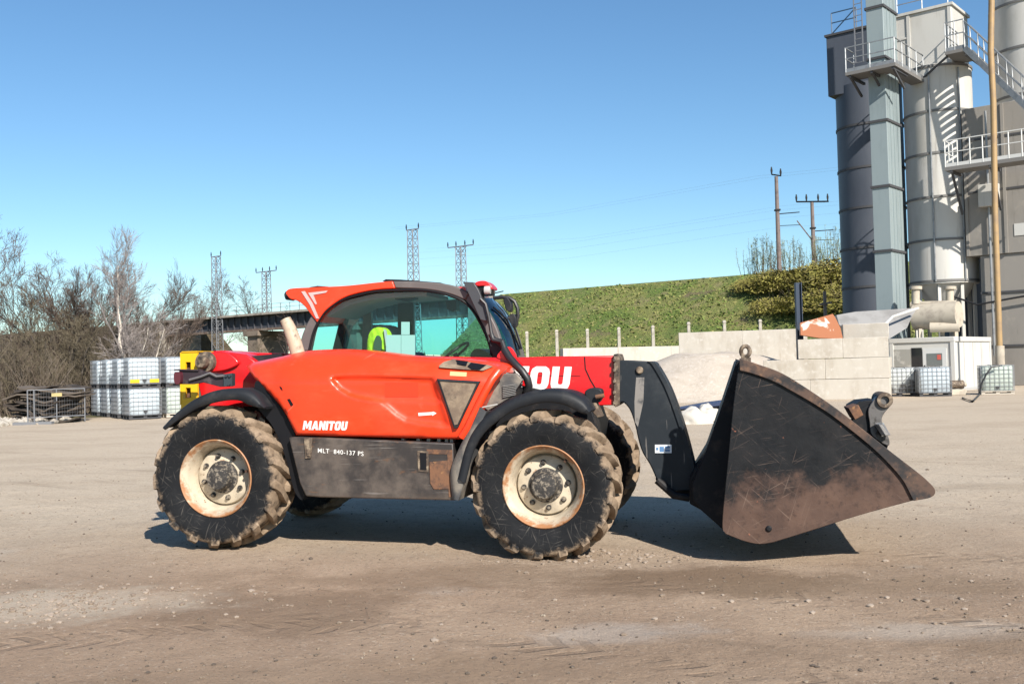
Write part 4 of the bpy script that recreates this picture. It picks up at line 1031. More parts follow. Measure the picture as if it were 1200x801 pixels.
def pole(t, n_, h, arm, label):
    b_ = T(t, n_, 9.6); r_ = empty('catenary_pole', b_); tag(r_, label, 'pole', 'poles on the embankment'); U_ = V((.8, -.6, 0)); N_ = V((-.6, -.8, 0))
    mb = MB(); mb.tube([(0, 0, 0), (0, 0, h)], [.24, .17], 10); mb.build('pole_shaft', MT['pole'], r_)
    mb = MB()
    ends = []
    if arm > 1: mb.bar(-U_ * arm + V((0, 0, h + .25)), U_ * arm * 1.05 + V((0, 0, h - .1)), .14); ends = [-1, -.35, .4, 1.0]
    else: mb.bar(-U_ * .45 + V((0, 0, h + .25)), U_ * .45 + V((0, 0, h)), .12); ends = [-.9, .9]; 
    mb.build('top_arm', MT['dark'], r_)
    for e in ends:
        a_ = max(arm, .5); q = U_ * a_ * e + V((0, 0, h + .25 - (e + 1) * .16)); mb = MB(); mb.tube([q, q + V((0, 0, .4)), q + V((0, 0, .75))], [.05, .11, .05], 6); mb.build('insulator', MT['dark'], r_)
    mb = MB(); s_ = -1
    mb.bar(V((0, 0, h * .62)), -N_ * 3.0 + U_ * 1.0 + V((0, 0, h * .66)), .09); mb.bar(V((0, 0, h * .50)), -N_ * 3.0 + U_ * 1.0 + V((0, 0, h * .53)), .06)
    mb.build('bracket_arm', MT['dark'], r_)
    if arm > 1:
        mb = MB(); mb.bar(V((0, 0, h * .48)), -U_ * 1.6 + V((0, 0, h * .78)), .10); mb.build('stay', MT['pole'], r_)
    mb = MB(); mb.box((0, 0, h * .66), (.5, .5, .16)); mb.build('clamp', MT['dark'], r_)
pole(tpx(916, 3.2), 3.2, 9.5, .5, 'slim pole with two small insulators on the embankment among saplings')
pole(tpx(957, -3.2), -3.2, 7.6, 1.6, 'pole with tilted cross arm nearest the silos on the embankment')
mb = MB()
for n_, z_ in ((3.2, 19.4), (2.3, 19.3), (-3.2, 17.2), (-1.6, 16.6), (0, 15.6), (0, 14.6)):
    mb.tube([T(-16, n_, z_), T(8, n_, z_ - .9), T(32.6, n_, z_), T(60, n_, z_ - .9), T(95, n_, z_)], .0045, 4)
WR = mb.build('overhead_wires', MT['mast']); tag(WR, 'thin overhead wires strung between the poles along the embankment', 'wires')

# ================================================================== CONCRETE WALLS, SAND HEAP
def wall(name, A_, B_, thick, courses, label, seams, mat, z0=0.):
    """courses: (height, start fraction, end fraction); the wall runs from A_ to B_"""
    d_ = (B_ - A_); d_.z = 0; Ln = d_.length; u_ = d_ / Ln; n_ = V((-u_.y, u_.x, 0))
    r_ = empty(name, (A_.x, A_.y, 0)); tag(r_, label, 'wall'); z_ = z0; rs_ = random.Random(len(label))
    for h, f0, f1, ns in courses:
        mb = MB(); k_ = max(1, ns)
        for i in range(k_):
            a = Ln * (f0 + (f1 - f0) * i / k_) + .002; b = Ln * (f0 + (f1 - f0) * (i + 1) / k_) - .002; of = rs_.uniform(-.015, .015)
            p = [u_ * a + n_ * of, u_ * b + n_ * of, u_ * b + n_ * (thick + of), u_ * a + n_ * (thick + of)]
            mb.hexa([q + V((0, 0, z_)) for q in p], [q + V((0, 0, z_ + h - .012)) for q in p])
        z_ += h; mb.build('wall_course', mat, r_, bevel=.015)
    return r_
def flat(px, D, py=450): p = at(px, py, D); return V((p.x, p.y, 0))
wall('concrete_wall', flat(661, 50), flat(905, 54), .4, [(1.25, 0, 1, 4), (1.2, 0, 1, 4)], 'long low white concrete wall behind the sand heap', 0, MT['conc'])
wall('concrete_wall', flat(797, 47.5), flat(948, 46), .5, [(1.3, 0, 1, 2), (1.68, 0, 1, 2)], 'upper white concrete wall section with square left end behind the sand heap', 0, MT['conc'])
W3 = wall('block_wall', flat(860, 41), flat(1043, 39.0), .8, [(.80, .0, 1, 2), (.80, .20, 1, 2), (.78, .43, 1, 2)], 'stepped wall of large concrete blocks between bucket and white cabin', 0, MT['conc'])
wall('block_wall', flat(1044, 39.8), flat(1046, 46), .8, [(.80, 0, 1, 4), (.80, 0, 1, 4)], 'short concrete block wall running back beside the white cabin', 0, MT['conc'])
# upper slab between hopper and wall
p0, p1 = at(988, 396, 42), at(1042, 396, 41.2)
mb = MB(); zt = at(988, 380, 42).z
mb.hexa([V((p0.x, p0.y, 2.38)), V((p1.x, p1.y, 2.38)), V((p1.x + .1, p1.y + .5, 2.38)), V((p0.x + .1, p0.y + .5, 2.38))], [V((p0.x, p0.y, zt)), V((p1.x, p1.y, zt)), V((p1.x + .1, p1.y + .5, zt)), V((p0.x + .1, p0.y + .5, zt))])
o = mb.build('concrete_slab', MT['conc'], bevel=.02); tag(o, 'upright streaked concrete slab on the block wall below the grey hopper', 'slab')
# sand heap
hc = flat(838, 45)
mb = MB(); vs = []; m_ = 40
for j in range(m_):
    for i in range(m_):
        x = (i / (m_ - 1) - .5) * 15; y = (j / (m_ - 1) - .5) * 11
        r_ = math.hypot(x / 6.8, y / 4.6); z_ = 2.5 * max(0, 1 - r_) ** .85 if r_ < 1 else 0
        z_ = min(z_, 1.95 + .1 * noise.noise(V((x, y, 0)))) + .10 * noise.noise(V((x * .9, y * .9, 0))) * (1 if r_ < .95 else 0) - (.05 if r_ > 1 else 0)
        vs.append(hc + V((x, y, z_)))
mb.add(vs, [(j * m_ + i, j * m_ + i + 1, (j + 1) * m_ + i + 1, (j + 1) * m_ + i) for j in range(m_ - 1) for i in range(m_ - 1)])
o = mb.build('sand_heap', mk('pale_sand', (.48, .415, .345), .95, 0, [((.42, .36, .295), 1.1, .45, .65), ((.55, .49, .43), 6, .5, .7)], (9, .5, .05)), sharp=80)
tag(o, 'smooth beige sand heap in front of the white wall', 'sand heap')
# white sacks and plastic sheet in front of the heap
mb = MB(); c_ = gnd(812, 496, 0)
def lump(mb, c, sx, sy, sz, seed, n=28):
    rings = []
    for j in range(0, 10):
        ph = .04 + math.pi * j / 9 * .40
        ring = []
        for i in range(n):
            a = 2 * math.pi * i / n; d_ = V((math.cos(a) * math.sin(ph * 1.3), math.sin(a) * math.sin(ph * 1.3), math.cos(ph * 1.3)))
            w_ = 1 + .25 * noise.noise(d_ * 1.8 + V((seed, 0, 0))) + .07 * noise.noise(d_ * 4.5 + V((0, seed, 0)))
            ring.append(c + V((d_.x * sx * w_, d_.y * sy * w_, max(-.02, d_.z * sz * w_))))
        rings.append(ring)
    mb.loft(rings)
MT['sack'] = mk('dusty_white_sack', (.56, .52, .46), .8, 0, [((.42, .37, .31), 3, .5, .7)], (6, .3, .05))
mb = MB(); lump(mb, V((c_.x, c_.y, 0)), .50, .45, .40, 1); tag(mb.build('white_sack', MT['sack'], sharp=70), 'larger crumpled white sack on the ground seen left of the bucket', 'sack')
mb = MB(); c2 = gnd(829, 492, 0); lump(mb, V((c2.x, c2.y, 0)), .35, .35, .42, 4); tag(mb.build('white_sack', MT['sack'], sharp=70), 'smaller white sack close to the bucket back beside a dark sheet', 'sack')
mb = MB(); c3 = gnd(827, 480, 0); z0 = .12
mb.add([c3 + V((-.9, 0, z0 - .04)), c3 + V((.1, -.1, z0 + .08)), c3 + V((.9, 0, z0 + .16)), c3 + V((.9, .6, z0 + .2)), c3 + V((.1, .6, z0 + .12)), c3 + V((-.9, .6, z0 - .04)), c3 + V((-.9, 0, z0 - .08)), c3 + V((.1, -.1, z0 - .02)), c3 + V((.9, 0, z0 + .06)), c3 + V((.9, .6, 0)), c3 + V((.1, .6, 0)), c3 + V((-.9, .6, 0))],
       [(0, 1, 4, 5), (1, 2, 3, 4), (0, 6, 7, 1), (1, 7, 8, 2), (2, 8, 9, 3), (3, 9, 10, 4), (4, 10, 11, 5), (5, 11, 6, 0), (6, 11, 10, 7), (7, 10, 9, 8)])
tag(mb.build('plastic_sheet', mk('dark_blue_plastic', (.02, .035, .09), .4)), 'folded dark blue plastic sheet lying behind the white sacks', 'sheet')

# fence posts at the foot of the slope
MT['post'] = mk('pale_concrete_post', (.44, .40, .34), .85, 0, [((.28, .17, .11), 2.5, .56, .66), ((.3, .27, .22), 5, .45, .65)])
PT = 'pale concrete fence post below the grass slope'
for (x, ytop, D, lab) in ((619, 388, 56, 'pale fence post closest to the cab windscreen on the grass slope'), (654, 386, 55.8, 'pale fence post at the left end of the low wall'),
                          (690, 385, 55.6, 'brownish fence post above the white boom lettering'), (727, 383, 55.4, 'pale fence post above the joint of boom and black boom head'),
                          (767, 381, 55.2, 'rust topped fence post above the black boom head'), (809, 377, 55, 'white fence post above the left end of the upper wall'), (851, 375, 54.9, 'rusty fence post above the middle of the upper wall'), (893, 374, 54.8, 'fence post above the bucket top near the right of the upper wall')):
    h = at(x, ytop, D).z; b_ = flat(x, D); r_ = empty('fence_post', b_); tag(r_, lab, 'fence post', 'fence posts below the grass slope')
    mb = MB(); mb.hexa([V((sx * .10, sy * .10, -.1)) for sx, sy in ((-1, -1), (1, -1), (1, 1), (-1, 1))], [V((sx * .075, sy * .075, h - .12)) for sx, sy in ((-1, -1), (1, -1), (1, 1), (-1, 1))])
    mb.build('post_shaft', MT['post'], r_, bevel=.01)
    mb = MB(); mb.box((0, 0, h - .06), (.20, .20, .118), None, .6); mb.build('post_cap', MT['post'], r_)
# steel post and wooden stake left of the silos
b_ = flat(939, 42.5); mb = MB(); zt = at(939, 331, 42.5).z
for dx, w_, d_ in ((-.11, .03, .24), (.11, .03, .24), (0, .192, .03)): mb.box((b_.x + dx, b_.y, zt / 2), (w_, d_, zt))
tag(mb.build('steel_post', mk('dark_blue_steel', (.025, .04, .07), .5, .3)), 'dark blue steel post standing behind the rusty chute', 'post')
b_ = flat(970, 62); zt = at(970, 341, 62).z; mb = MB(); mb.bar(V((b_.x, b_.y, 0)), V((b_.x, b_.y, zt)), .16); mb.bar(V((b_.x - .35, b_.y - .1, zt - .8)), V((b_.x + .35, b_.y - .1, zt - .7)), .12)
tag(mb.build('wooden_stake', mk('grey_weathered_wood', (.26, .22, .18), .9)), 'grey wooden stake with a cross piece left of the dark silo', 'stake')

# ================================================================== CEMENT PLANT
PA = V((-.766, .643, 0)); PB = V((.643, .766, 0))
def pbox(mb, c, wa, wb, z0, z1, oa=0., ob=0.):
    c = V((c.x, c.y, 0)) + PA * oa + PB * ob
    q = [c, c + PB * wb, c + PB * wb + PA * wa, c + PA * wa]
    mb.hexa([p + V((0, 0, z0)) for p in q], [p + V((0, 0, z1)) for p in q])
MT['silo'] = mk('pale_grey_silo_paint', (.56, .545, .51), .55, .0, [((.45, .43, .385), .5, .45, .7, (1, 1, .3)), ((.24, .20, .16), 1.8, .58, .78, (2, 2, .12), .6)])
MT['siloshade'] = mk('shade_toned_silo_paint', (.072, .083, .106), .55, 0, [((.055, .064, .085), .6, .45, .7, (1, 1, .3))])  # shade on these silos and the housing is put into the colour
MT['duct'] = mk('grey_green_casing', (.28, .335, .345), .5, .1, [((.22, .265, .275), .8, .45, .7, (1, 1, .3))])
MT['seam'] = mk('dark_seam', (.06, .06, .065), .7); MT['ring'] = mk('grey_ring_band', (.17, .165, .16), .7)
MT['hopperwall'] = mk('dusty_grey_plant_wall', (.27, .25, .225), .7, 0, [((.20, .185, .165), .5, .45, .7, (1, 1, .4)), ((.33, .30, .26), 1.3, .55, .75), ((.13, .115, .10), 1.8, .60, .75, (2, 2, .15), .7)])
MT['tanpipe'] = mk('ochre_pipe', (.38, .25, .115), .55, 0, [((.30, .20, .11), 1.5, .45, .65)])
MT['machine'] = mk('dusty_cream_machine', (.50, .44, .35), .65, 0, [((.36, .31, .25), 2, .45, .65)])
MT['white_clad'] = mk('white_cladding', (.58, .57, .54), .5, 0, [((.46, .43, .38), 1.5, .52, .75, (1, 1, .3), .6)])

def silo(name, px, D, rad, z0, z1, bands, mat, label, n=40, py=220):
    c = flat(px, D, py); r_ = empty(name, c); tag(r_, label, 'silo')
    mb = MB(); mb.lathe([(0, z0), (rad, z0), (rad, z1), (0, z1)], axis='z', n=n); mb.build('silo_shell', mat, r_, sharp=40)
    for z_ in bands:
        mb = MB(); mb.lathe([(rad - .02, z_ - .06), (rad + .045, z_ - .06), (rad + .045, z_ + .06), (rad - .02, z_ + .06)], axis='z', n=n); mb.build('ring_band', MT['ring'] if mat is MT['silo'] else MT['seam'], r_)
    return r_
def zat(px, py, D): return at(px, py, D).z
s1 = silo('storage_silo', 1021.5, 57, 1.76, 0, zat(1000, 104, 57), [zat(1000, y, 57) for y in (152, 201, 247, 293, 338)], MT['siloshade'], 'grey silo darkened for shade at the left edge of the plant')
D2 = 54
s2 = silo('storage_silo', 1102.5, D2, 1.70, zat(1100, 334, D2), zat(1100, 84, D2), [zat(1100, y, D2) for y in (86, 137, 185, 235, 284, 331)], MT['silo'], 'bright pale silo with stair shadows in the middle of the plant')
c2s = flat(1102.5, D2, 220)
zb = zat(1100, 334, D2)
mb = MB()
for i in range(8):
    a = 2 * math.pi * i / 8 + .2; q = V((1.45 * math.cos(a), 1.45 * math.sin(a), 0)); mb.bar(q, q + V((0, 0, zb)), .16)
mb.build('support_frame', MT['silo'], s2)
mb = MB(); mb.lathe([(0, zb - 1.8), (.35, zb - 1.8), (1.5, zb), (0, zb)], axis='z', n=28); mb.build('silo_cone', MT['silo'], s2)
silo('storage_silo', 1130, 60.5, 1.5, 0, zat(1130, 150, 60.5), [zat(1130, y, 60.5) for y in (210, 260, 310)], MT['siloshade'], 'shaded silo standing behind and right of the bright silo')
silo('storage_silo', 1212, 52.5, 2.05, zat(1190, 126, 52.5), zat(1190, -90, 52.5), [zat(1190, y, 52.5) for y in (12, 64, 118)], MT['silo'], 'pale silo at the upper right edge above the stairs', py=60)

for a in (-2.2, -1.35):
    mb = MB(); q = V((1.76 * math.cos(a), 1.76 * math.sin(a), 0)); mb.tube([q + V((0, 0, zb + .1)), q + V((0, 0, zb + 5)), q + V((0, 0, zat(1100, 90, D2)))], .045, 8); mb.build('conduit', MT['galv'], s2)
# housings on top of the silos
r_ = empty('filter_housing', flat(1040, 55, 70)); tag(r_, 'dark box shaped housing on top of the dark silo', 'housing')
c_ = flat(1030, 55, 70) - V(r_.location)
def rel(root, p): return V((p.x, p.y, 0)) - V((root.location.x, root.location.y, 0))
mb = MB(); z0, z1 = zat(995, 108, 56), zat(1020, 30, 55); pbox(mb, c_, 2.9, 3.2, z0, z1); mb.build('housing_box', MT['siloshade'], r_, bevel=.02)
mb = MB(); pbox(mb, c_, 3.06, 3.36, z1, z1 + .12, -.08, -.08); mb.build('roof_edge', MT['seam'], r_)
mb = MB()
for q in ((1.2, 0), (2.6, 0)): 
    p = c_ + PA * q[0] + PB * .1; mb.bar(p + V((0, 0, z1)), p + V((0, 0, z1 + 1.3)), .05)
p, q = c_ + PA * 1.2 + PB * .1, c_ + PA * 2.6 + PB * .1
for h in (1.3, .75): mb.bar(p + V((0, 0, z1 + h)), q + V((0, 0, z1 + h)), .05)
mb.bar(p + V((0, 0, z1 + 1.3)), q + V((0, 0, z1 + .15)), .05)
mb.build('roof_railing', mk('dark_blue_railing', (.03, .07, .13), .5), r_)
r_ = empty('filter_housing', flat(1116, 52.3, 50)); tag(r_, 'pale box shaped housing on top of the bright silo', 'housing'); c_ = V((0, 0, 0))
z0, z1 = zat(1112, 88, 53), zat(1115, 6, 52.3)
mb = MB(); pbox(mb, c_, 2.9, 2.8, z0, z1); mb.build('housing_box', MT['silo'], r_, bevel=.02)
mb = MB(); pbox(mb, c_, 3.1, 3.0, z1, z1 + .14, -.1, -.1); mb.build('roof_edge', MT['silo'], r_)
for a in (0.02, 2.1, 2.82):
    mb = MB(); pbox(mb, c_, .16, .1, z0 + .1, z1 - .01, a, -.06); mb.build('corner_trim', MT['silo'], r_)
mb = MB(); pbox(mb, c_, .7, .06, z1 - 1.25, z1 - 1.15, 2.15, -.045); mb.build('corner_trim', MT['silo'], r_)
mb = MB()
for a in (.2, 1.5, 2.8):
    p = PA * a + PB * .15; mb.bar(p + V((0, 0, z1 + .1)), p + V((0, 0, z1 + 1.3)), .05)
mb.bar(PA * .2 + PB * .15 + V((0, 0, z1 + 1.25)), PA * 2.8 + PB * .15 + V((0, 0, z1 + 1.25)), .05); mb.bar(PA * .2 + PB * .15 + V((0, 0, z1 + .7)), PA * 2.8 + PB * .15 + V((0, 0, z1 + .7)), .04)
mb.build('roof_railing', MT['galv'], r_)
# bucket elevator casing
r_ = empty('elevator_casing', flat(1042, 51, 220)); tag(r_, 'tall square grey green casing with dark flanges between the two silos', 'elevator casing')
mb = MB(); pbox(mb, V((0, 0, 0)), .86, 1.9, 0, zat(1036, -60, 51)); 
mb.build('casing_tube', MT['duct'], r_, bevel=.015)
for y in (6, 66, 140, 217, 293, 365):
    mb = MB(); z_ = zat(1042, y, 51); pbox(mb, V((0, 0, 0)), .99, 2.03, z_ - .06, z_ + .06, -.065, -.065); mb.build('casing_flange', MT['seam'], r_)
mb = MB()
for b in (.45, .9, 1.45): pbox(mb, V((0, 0, 0)), .03, .03, 0.5, zat(1036, -60, 51), -.028, b)
mb.build('casing_seam', MT['duct'], r_)
mb = MB(); zz0, zz1 = zat(1036, 68, 51), zat(1036, -40, 51)
for a in (1.0, 1.4): pbox(mb, V((0, 0, 0)), .05, .05, zz0, zz1, a, -.15)
z_ = zz0
while z_ < zz1: pbox(mb, V((0, 0, 0)), .36, .03, z_, z_ + .03, 1.04, -.14); z_ += .3
mb.build('ladder', MT['mast'], r_)

def railing(mb, pts, h=1.1, post=1.0, t=.045):
    for a, b in zip(pts, pts[1:]):
        Ln = (b - a).length; k_ = max(1, round(Ln / post))
        for i in range(k_ + 1):
            p = a.lerp(b, i / k_); mb.bar(p, p + V((0, 0, h)), t)
        for hh in (h, h * .55): mb.bar(a + V((0, 0, hh)), b + V((0, 0, hh)), t)
        mb.bar(a + V((0, 0, .09)), b + V((0, 0, .09)), .03, .17)
MT['deck'] = mk('grey_grating_deck', (.22, .21, .20), .7, .3)
# platform round the casing
r_ = empty('access_platform', flat(1049, 49.6, 73)); tag(r_, 'railed access platform wrapped round the grey green casing', 'platform'); zp = zat(1049, 73, 49.6)
mb = MB(); pbox(mb, V((0, 0, 0)), 2.5, 1.3, zp - .16, zp); pbox(mb, V((0, 0, 0)), .7, 3.0, zp - .17, zp - .001, 0, 1.3); mb.build('platform_deck', MT['deck'], r_)
mb = MB(); railing(mb, [PA * 2.5 + PB * 1.2 + V((0, 0, zp)), PA * 2.47 + PB * .03 + V((0, 0, zp)), PA * .03 + PB * .03 + V((0, 0, zp)), PA * .03 + PB * 4.2 + V((0, 0, zp))], 1.25); mb.build('platform_railing', MT['galv'], r_)
mb = MB()
for a in (.15, 1.2, 2.3): mb.bar(PA * a + PB * .1 + V((0, 0, zp - .2)), PA * a + PB * 1.6 + V((0, 0, zp - .95)), .1); mb.bar(PA * a + PB * .05 + V((0, 0, zp - .22)), PA * a + PB * 2.0 + V((0, 0, zp - .22)), .12)
mb.build('platform_bracket', MT['seam'], r_)
# upper platform and stairs at the right
DB = 50.5
r_ = empty('stair_platform', flat(1131, DB, 70)); tag(r_, 'railed platform with open stairs going down to the right of the bright silo', 'stairs'); zp = zat(1132, 56, DB)
mb = MB(); pbox(mb, V((0, 0, 0)), .95, 2.2, zp - .16, zp); mb.build('platform_deck', MT['deck'], r_)
mb = MB(); railing(mb, [PA * .92 + PB * 2.1 + V((0, 0, zp)), PA * .92 + PB * .03 + V((0, 0, zp)), PA * .03 + PB * .03 + V((0, 0, zp))], 1.45, .55); mb.build('platform_railing', MT['galv'], r_)
e_ = at(1216, 138, 47.6) - V((r_.location.x, r_.location.y, 0)); s_ = V((0, 0, zp))
mb = MB()
for b in (0, 1.0): mb.bar(s_ + PB * b, e_ + PB * b, .06, .28)
mb.build('stair_stringer', MT['galv'], r_)
mb = MB(); n_ = 17
for i in range(1, n_):
    p = s_.lerp(e_, i / n_) + PB * .5; mb.hexa([p - PB * .47 - PA * .15 - V((0, 0, .02)), p + PB * .47 - PA * .15 - V((0, 0, .02)), p + PB * .47 + PA * .15 - V((0, 0, .02)), p - PB * .47 + PA * .15 - V((0, 0, .02))],
                                            [p - PB * .47 - PA * .15 + V((0, 0, .02)), p + PB * .47 - PA * .15 + V((0, 0, .02)), p + PB * .47 + PA * .15 + V((0, 0, .02)), p - PB * .47 + PA * .15 + V((0, 0, .02))])
mb.build('stair_treads', MT['deck'], r_)
mb = MB()
for b in (0, 1.0):
    for i in range(6):
        p = s_.lerp(e_, i / 5) + PB * b; mb.bar(p, p + V((0, 0, 1.35)), .05)
    for h in (1.35, .75): mb.bar(s_ + PB * b + V((0, 0, h)), e_ + PB * b + V((0, 0, h)), .05)
mb.build('stair_railing', MT['galv'], r_)
# bracing under the upper platform, back to the silo
mb = MB(); mb.bar(s_ + PA * .9 + PB * .2 - V((0, 0, .2)), s_ + PA * 2.6 + PB * 1.2 - V((0, 0, .9)), .09); mb.bar(s_ - V((0, 0, .22)) + PB * .3, s_ + PB * 3.0 - V((0, 0, .22)), .2); mb.build('platform_bracket', MT['seam'], r_)
# big dusty plant tower on the right
DT = 49.6
r_ = empty('mixing_tower', flat(1226, DT, 220)); tag(r_, 'big dusty grey mixing tower at the right edge under the platform', 'plant tower')
ztop = zat(1160, 122, 51); zmid = zat(1150, 298, 51)
mb = MB(); pbox(mb, V((0, 0, 0)), 3.75, 6.5, zmid, ztop); mb.build('tower_upper', MT['hopperwall'], r_, bevel=.02)
mb = MB(); pbox(mb, V((0, 0, 0)), 3.15, 6.0, 0, zmid - .01, .02, .1); mb.build('tower_lower', MT['hopperwall'], r_, bevel=.02)
for z_ in (zat(1170, 342, 51), zat(1170, 405, 51)):
    mb = MB(); pbox(mb, V((0, 0, 0)), 3.2, .1, z_ - .05, z_ + .05, -.01, .04); mb.build('wall_seam', MT['seam'], r_)
for z_ in (zat(1170, 222, 51), zat(1170, 160, 51)):
    mb = MB(); pbox(mb, V((0, 0, 0)), 3.76, .08, z_ - .05, z_ + .05, 0, -.04); mb.build('wall_seam', MT['seam'], r_)
for a in (.0, 1.8, 3.62):
    mb = MB(); pbox(mb, V((0, 0, 0)), .14, .1, zmid + .02, ztop - .02, a, -.07); mb.build('wall_rib', MT['hopperwall'], r_)
mb = MB(); pbox(mb, V((0, 0, 0)), .9, .7, zat(1150, 242, 51), zat(1150, 216, 51), 2.1, -.5); mb.build('wall_box', MT['silo'], r_, bevel=.02)
mb = MB(); q = PA * 2.6 - PB * .14; mb.tube([q + V((0, 0, 1.5)), q + V((0, 0, 6)), q + V((0, 0, ztop - .3))], .06, 8); mb.build('conduit', MT['galv'], r_)
mb = MB(); q0 = PA * 3.3 - PB * .2; mb.tube([q0 + PA * 1.2 + V((0, 0, 4.6)), q0 + V((0, 0, 4.1)), PA * 1.8 - PB * .2 + V((0, 0, 4.3)), PA * .2 - PB * .2 + V((0, 0, 4.5))], .05, 8); mb.build('cable', MT['hose'], r_)
mb = MB(); pbox(mb, V((0, 0, 0)), .5, .02, 7.4, 8.0, 1.0, -.03); mb.build('notice_board', MT['white_clad'], r_)
# lower platform on the tower
r_ = empty('access_platform', flat(1214, 47.6, 190)); tag(r_, 'long railed platform across the mixing tower at the right edge', 'platform'); zp = zat(1165, 190, 49.2)
mb = MB(); pbox(mb, V((0, 0, 0)), 4.1, 1.3, zp - .18, zp); mb.build('platform_deck', MT['deck'], r_)
mb = MB(); railing(mb, [PA * 4.07 + PB * 1.25 + V((0, 0, zp)), PA * 4.07 + PB * .03 + V((0, 0, zp)), PB * .03 + V((0, 0, zp))], 1.3, .62); mb.build('platform_railing', mk('white_railing', (.6, .6, .58), .5), r_)
mb = MB()
for a in (.4, 2.0, 3.8): mb.bar(PA * a + PB * .1 + V((0, 0, zp - .2)), PA * a + PB * 1.6 + V((0, 0, zp - 2.2)), .1); mb.bar(PA * a + PB * .02 + V((0, 0, zp - .24)), PA * a + PB * 1.6 + V((0, 0, zp - .24)), .12)
mb.build('platform_bracket', MT['seam'], r_)
# ochre filling pipe
pts = [at(1162, -40, 43.6), at(1162, 0, 43.6), at(1161, 60, 43.6), at(1164, 120, 43.6), at(1166, 250, 43.6), at(1172, 428, 43.6)]
mb = MB(); mb.tube([p for p in pts], .125, 14); r_ = mb.build('filling_pipe', MT['tanpipe']); tag(r_, 'tall ochre filling pipe running up in front of the mixing tower', 'pipe')
o_ = at(1171, 400, 43.6); mb = MB(); mb.tube([at(1171.3, 405, 43.55), at(1172.4, 446, 43.55)], .19, 12); mb.build('pipe_coupling', MT['machine'], r_)
# dosing machinery under the bright silo
r_ = empty('screw_conveyor', flat(1098, 50)); tag(r_, 'cream screw conveyor and drums below the bright silo', 'conveyor'); o0 = V((r_.location.x, r_.location.y, 0))
A3 = lambda px, py, D: at(px, py, D) - o0
mb = MB(); mb.tube([A3(1068, 358, 51), A3(1120, 356.5, 49.6)], .20, 16); mb.build('conveyor_tube', MT['machine'], r_)
mb = MB(); mb.tube([A3(1072, 372, 50), A3(1124, 368, 48.6)], .62, 22); mb.build('drum', MT['machine'], r_)
mb = MB(); mb.tube([A3(1090, 383.5, 49), A3(1124, 382.5, 48.4)], .24, 14); mb.build('conveyor_tube', MT['machine'], r_)
for x in (1073, 1113):
    mb = MB(); mb.tube([A3(x, 356, 50), A3(x, 338, 50)], .19, 14); mb.tube([A3(x, 339, 50), A3(x, 335.5, 50)], .30, 14); mb.build('drop_pipe', MT['machine'], r_)
mb = MB()
for x in (1078, 1104, 1120):
    p = A3(x, 385, 49.4); mb.bar(V((p.x, p.y, 0)), V((p.x, p.y, p.z)), .16)
mb.build('conveyor_legs', MT['machine'], r_)
# hopper plates
def slab_px(pts, D0, thick, dD=0.0):
    """traced outline standing at its own distance, leaning by dD over its height, with real thickness"""
    ym = max(p[1] for p in pts); y0 = min(p[1] for p in pts); mb = MB()
    a = [at(p[0], p[1], D0 + dD * (ym - p[1]) / (ym - y0)) for p in pts]; b = [p + V((.2, 1, .0)).normalized() * thick for p in a]; n = len(a)
    mb.add(a + b, [tuple(range(n)), tuple(range(2 * n - 1, n - 1, -1))] + [(i, (i + 1) % n, n + (i + 1) % n, n + i) for i in range(n)]); return mb
r_ = slab_px([(980, 369), (1003, 365), (1076, 360.5), (1070, 368), (1063, 384), (1042, 397), (988, 384), (983, 380)], 43.5, 1.2, 2.0).build('feed_hopper', mk('grey_hopper_steel', (.33, .32, .31), .55, .1, [((.25, .24, .23), .9, .45, .65)]), bevel=.02)
tag(r_, 'grey steel feed hopper above the block wall left of the cabin', 'hopper')
mb = MB(); mb.tube([at(1034, 383, 43.0), at(1046, 371, 43.6), at(1076, 361, 44.6)], .06, 8); mb.build('hopper_rim', MT['white_clad'], r_)
k = N('white_paint_flaking_to_rust'); c = k.mix(k.ramp(k.noise(.9, 5, .6, None, .6), .40, .46), (.68, .62, .54), (.33, .115, .045)); k.col(c).rm(.7).bump(k.noise(12), .1, .01)
r_ = slab_px([(937.5, 378), (953, 374), (976, 367.5), (979, 372), (985, 384), (988, 397), (960, 396), (938, 392.5)], 41.0, .5, .8).build('steel_chute', k.m, bevel=.015)
tag(r_, 'rusty orange and white steel chute lying on top of the block wall', 'chute')

# white site cabin
DC = 45.0
r_ = empty('site_cabin', flat(1119, DC)); tag(r_, 'white site cabin with a glazed door behind two caged tanks', 'cabin')
zc = zat(1119, 394, DC); WA, WB = 2.75, 5.6
mb = MB(); pbox(mb, V((0, 0, 0)), WA, WB, .12, zc - .22); mb.build('cabin_walls', MT['white_clad'], r_)
mb = MB(); pbox(mb, V((0, 0, 0)), WA + .12, WB + .12, zc - .22, zc, -.06, -.06); mb.build('roof_frame', MT['white_clad'], r_, bevel=.02)
mb = MB(); pbox(mb, V((0, 0, 0)), WA + .12, WB + .12, 0, .12, -.06, -.06); mb.build('floor_frame', mk('grey_cabin_frame', (.42, .42, .41), .6), r_)
for a, b in ((-.05, -.05), (WA - .13, -.05), (-.05, WB - .13)):
    mb = MB(); pbox(mb, V((0, 0, 0)), .18, .18, .125, zc - .225, a, b); mb.build('corner_post', MT['white_clad'], r_, bevel=.01)
mb = MB()
for b in (1.45, 2.8, 4.1): pbox(mb, V((0, 0, 0)), .02, .03, .14, zc - .24, -.015, b)
mb.build('panel_seam', mk('grey_joint', (.42, .41, .39), .6), r_)
mb = MB(); pbox(mb, V((0, 0, 0)), 1.02, .05, .15, zc - .5, .30, -.045); dr = mb.build('door', mk('white_door', (.62, .63, .62), .4), r_)
mb = MB(); pbox(mb, V((0, 0, 0)), .66, .02, 1.15, zc - .72, .48, -.062); mb.build('door_glass', mk('dark_door_glass', (.16, .18, .18), .08), dr)
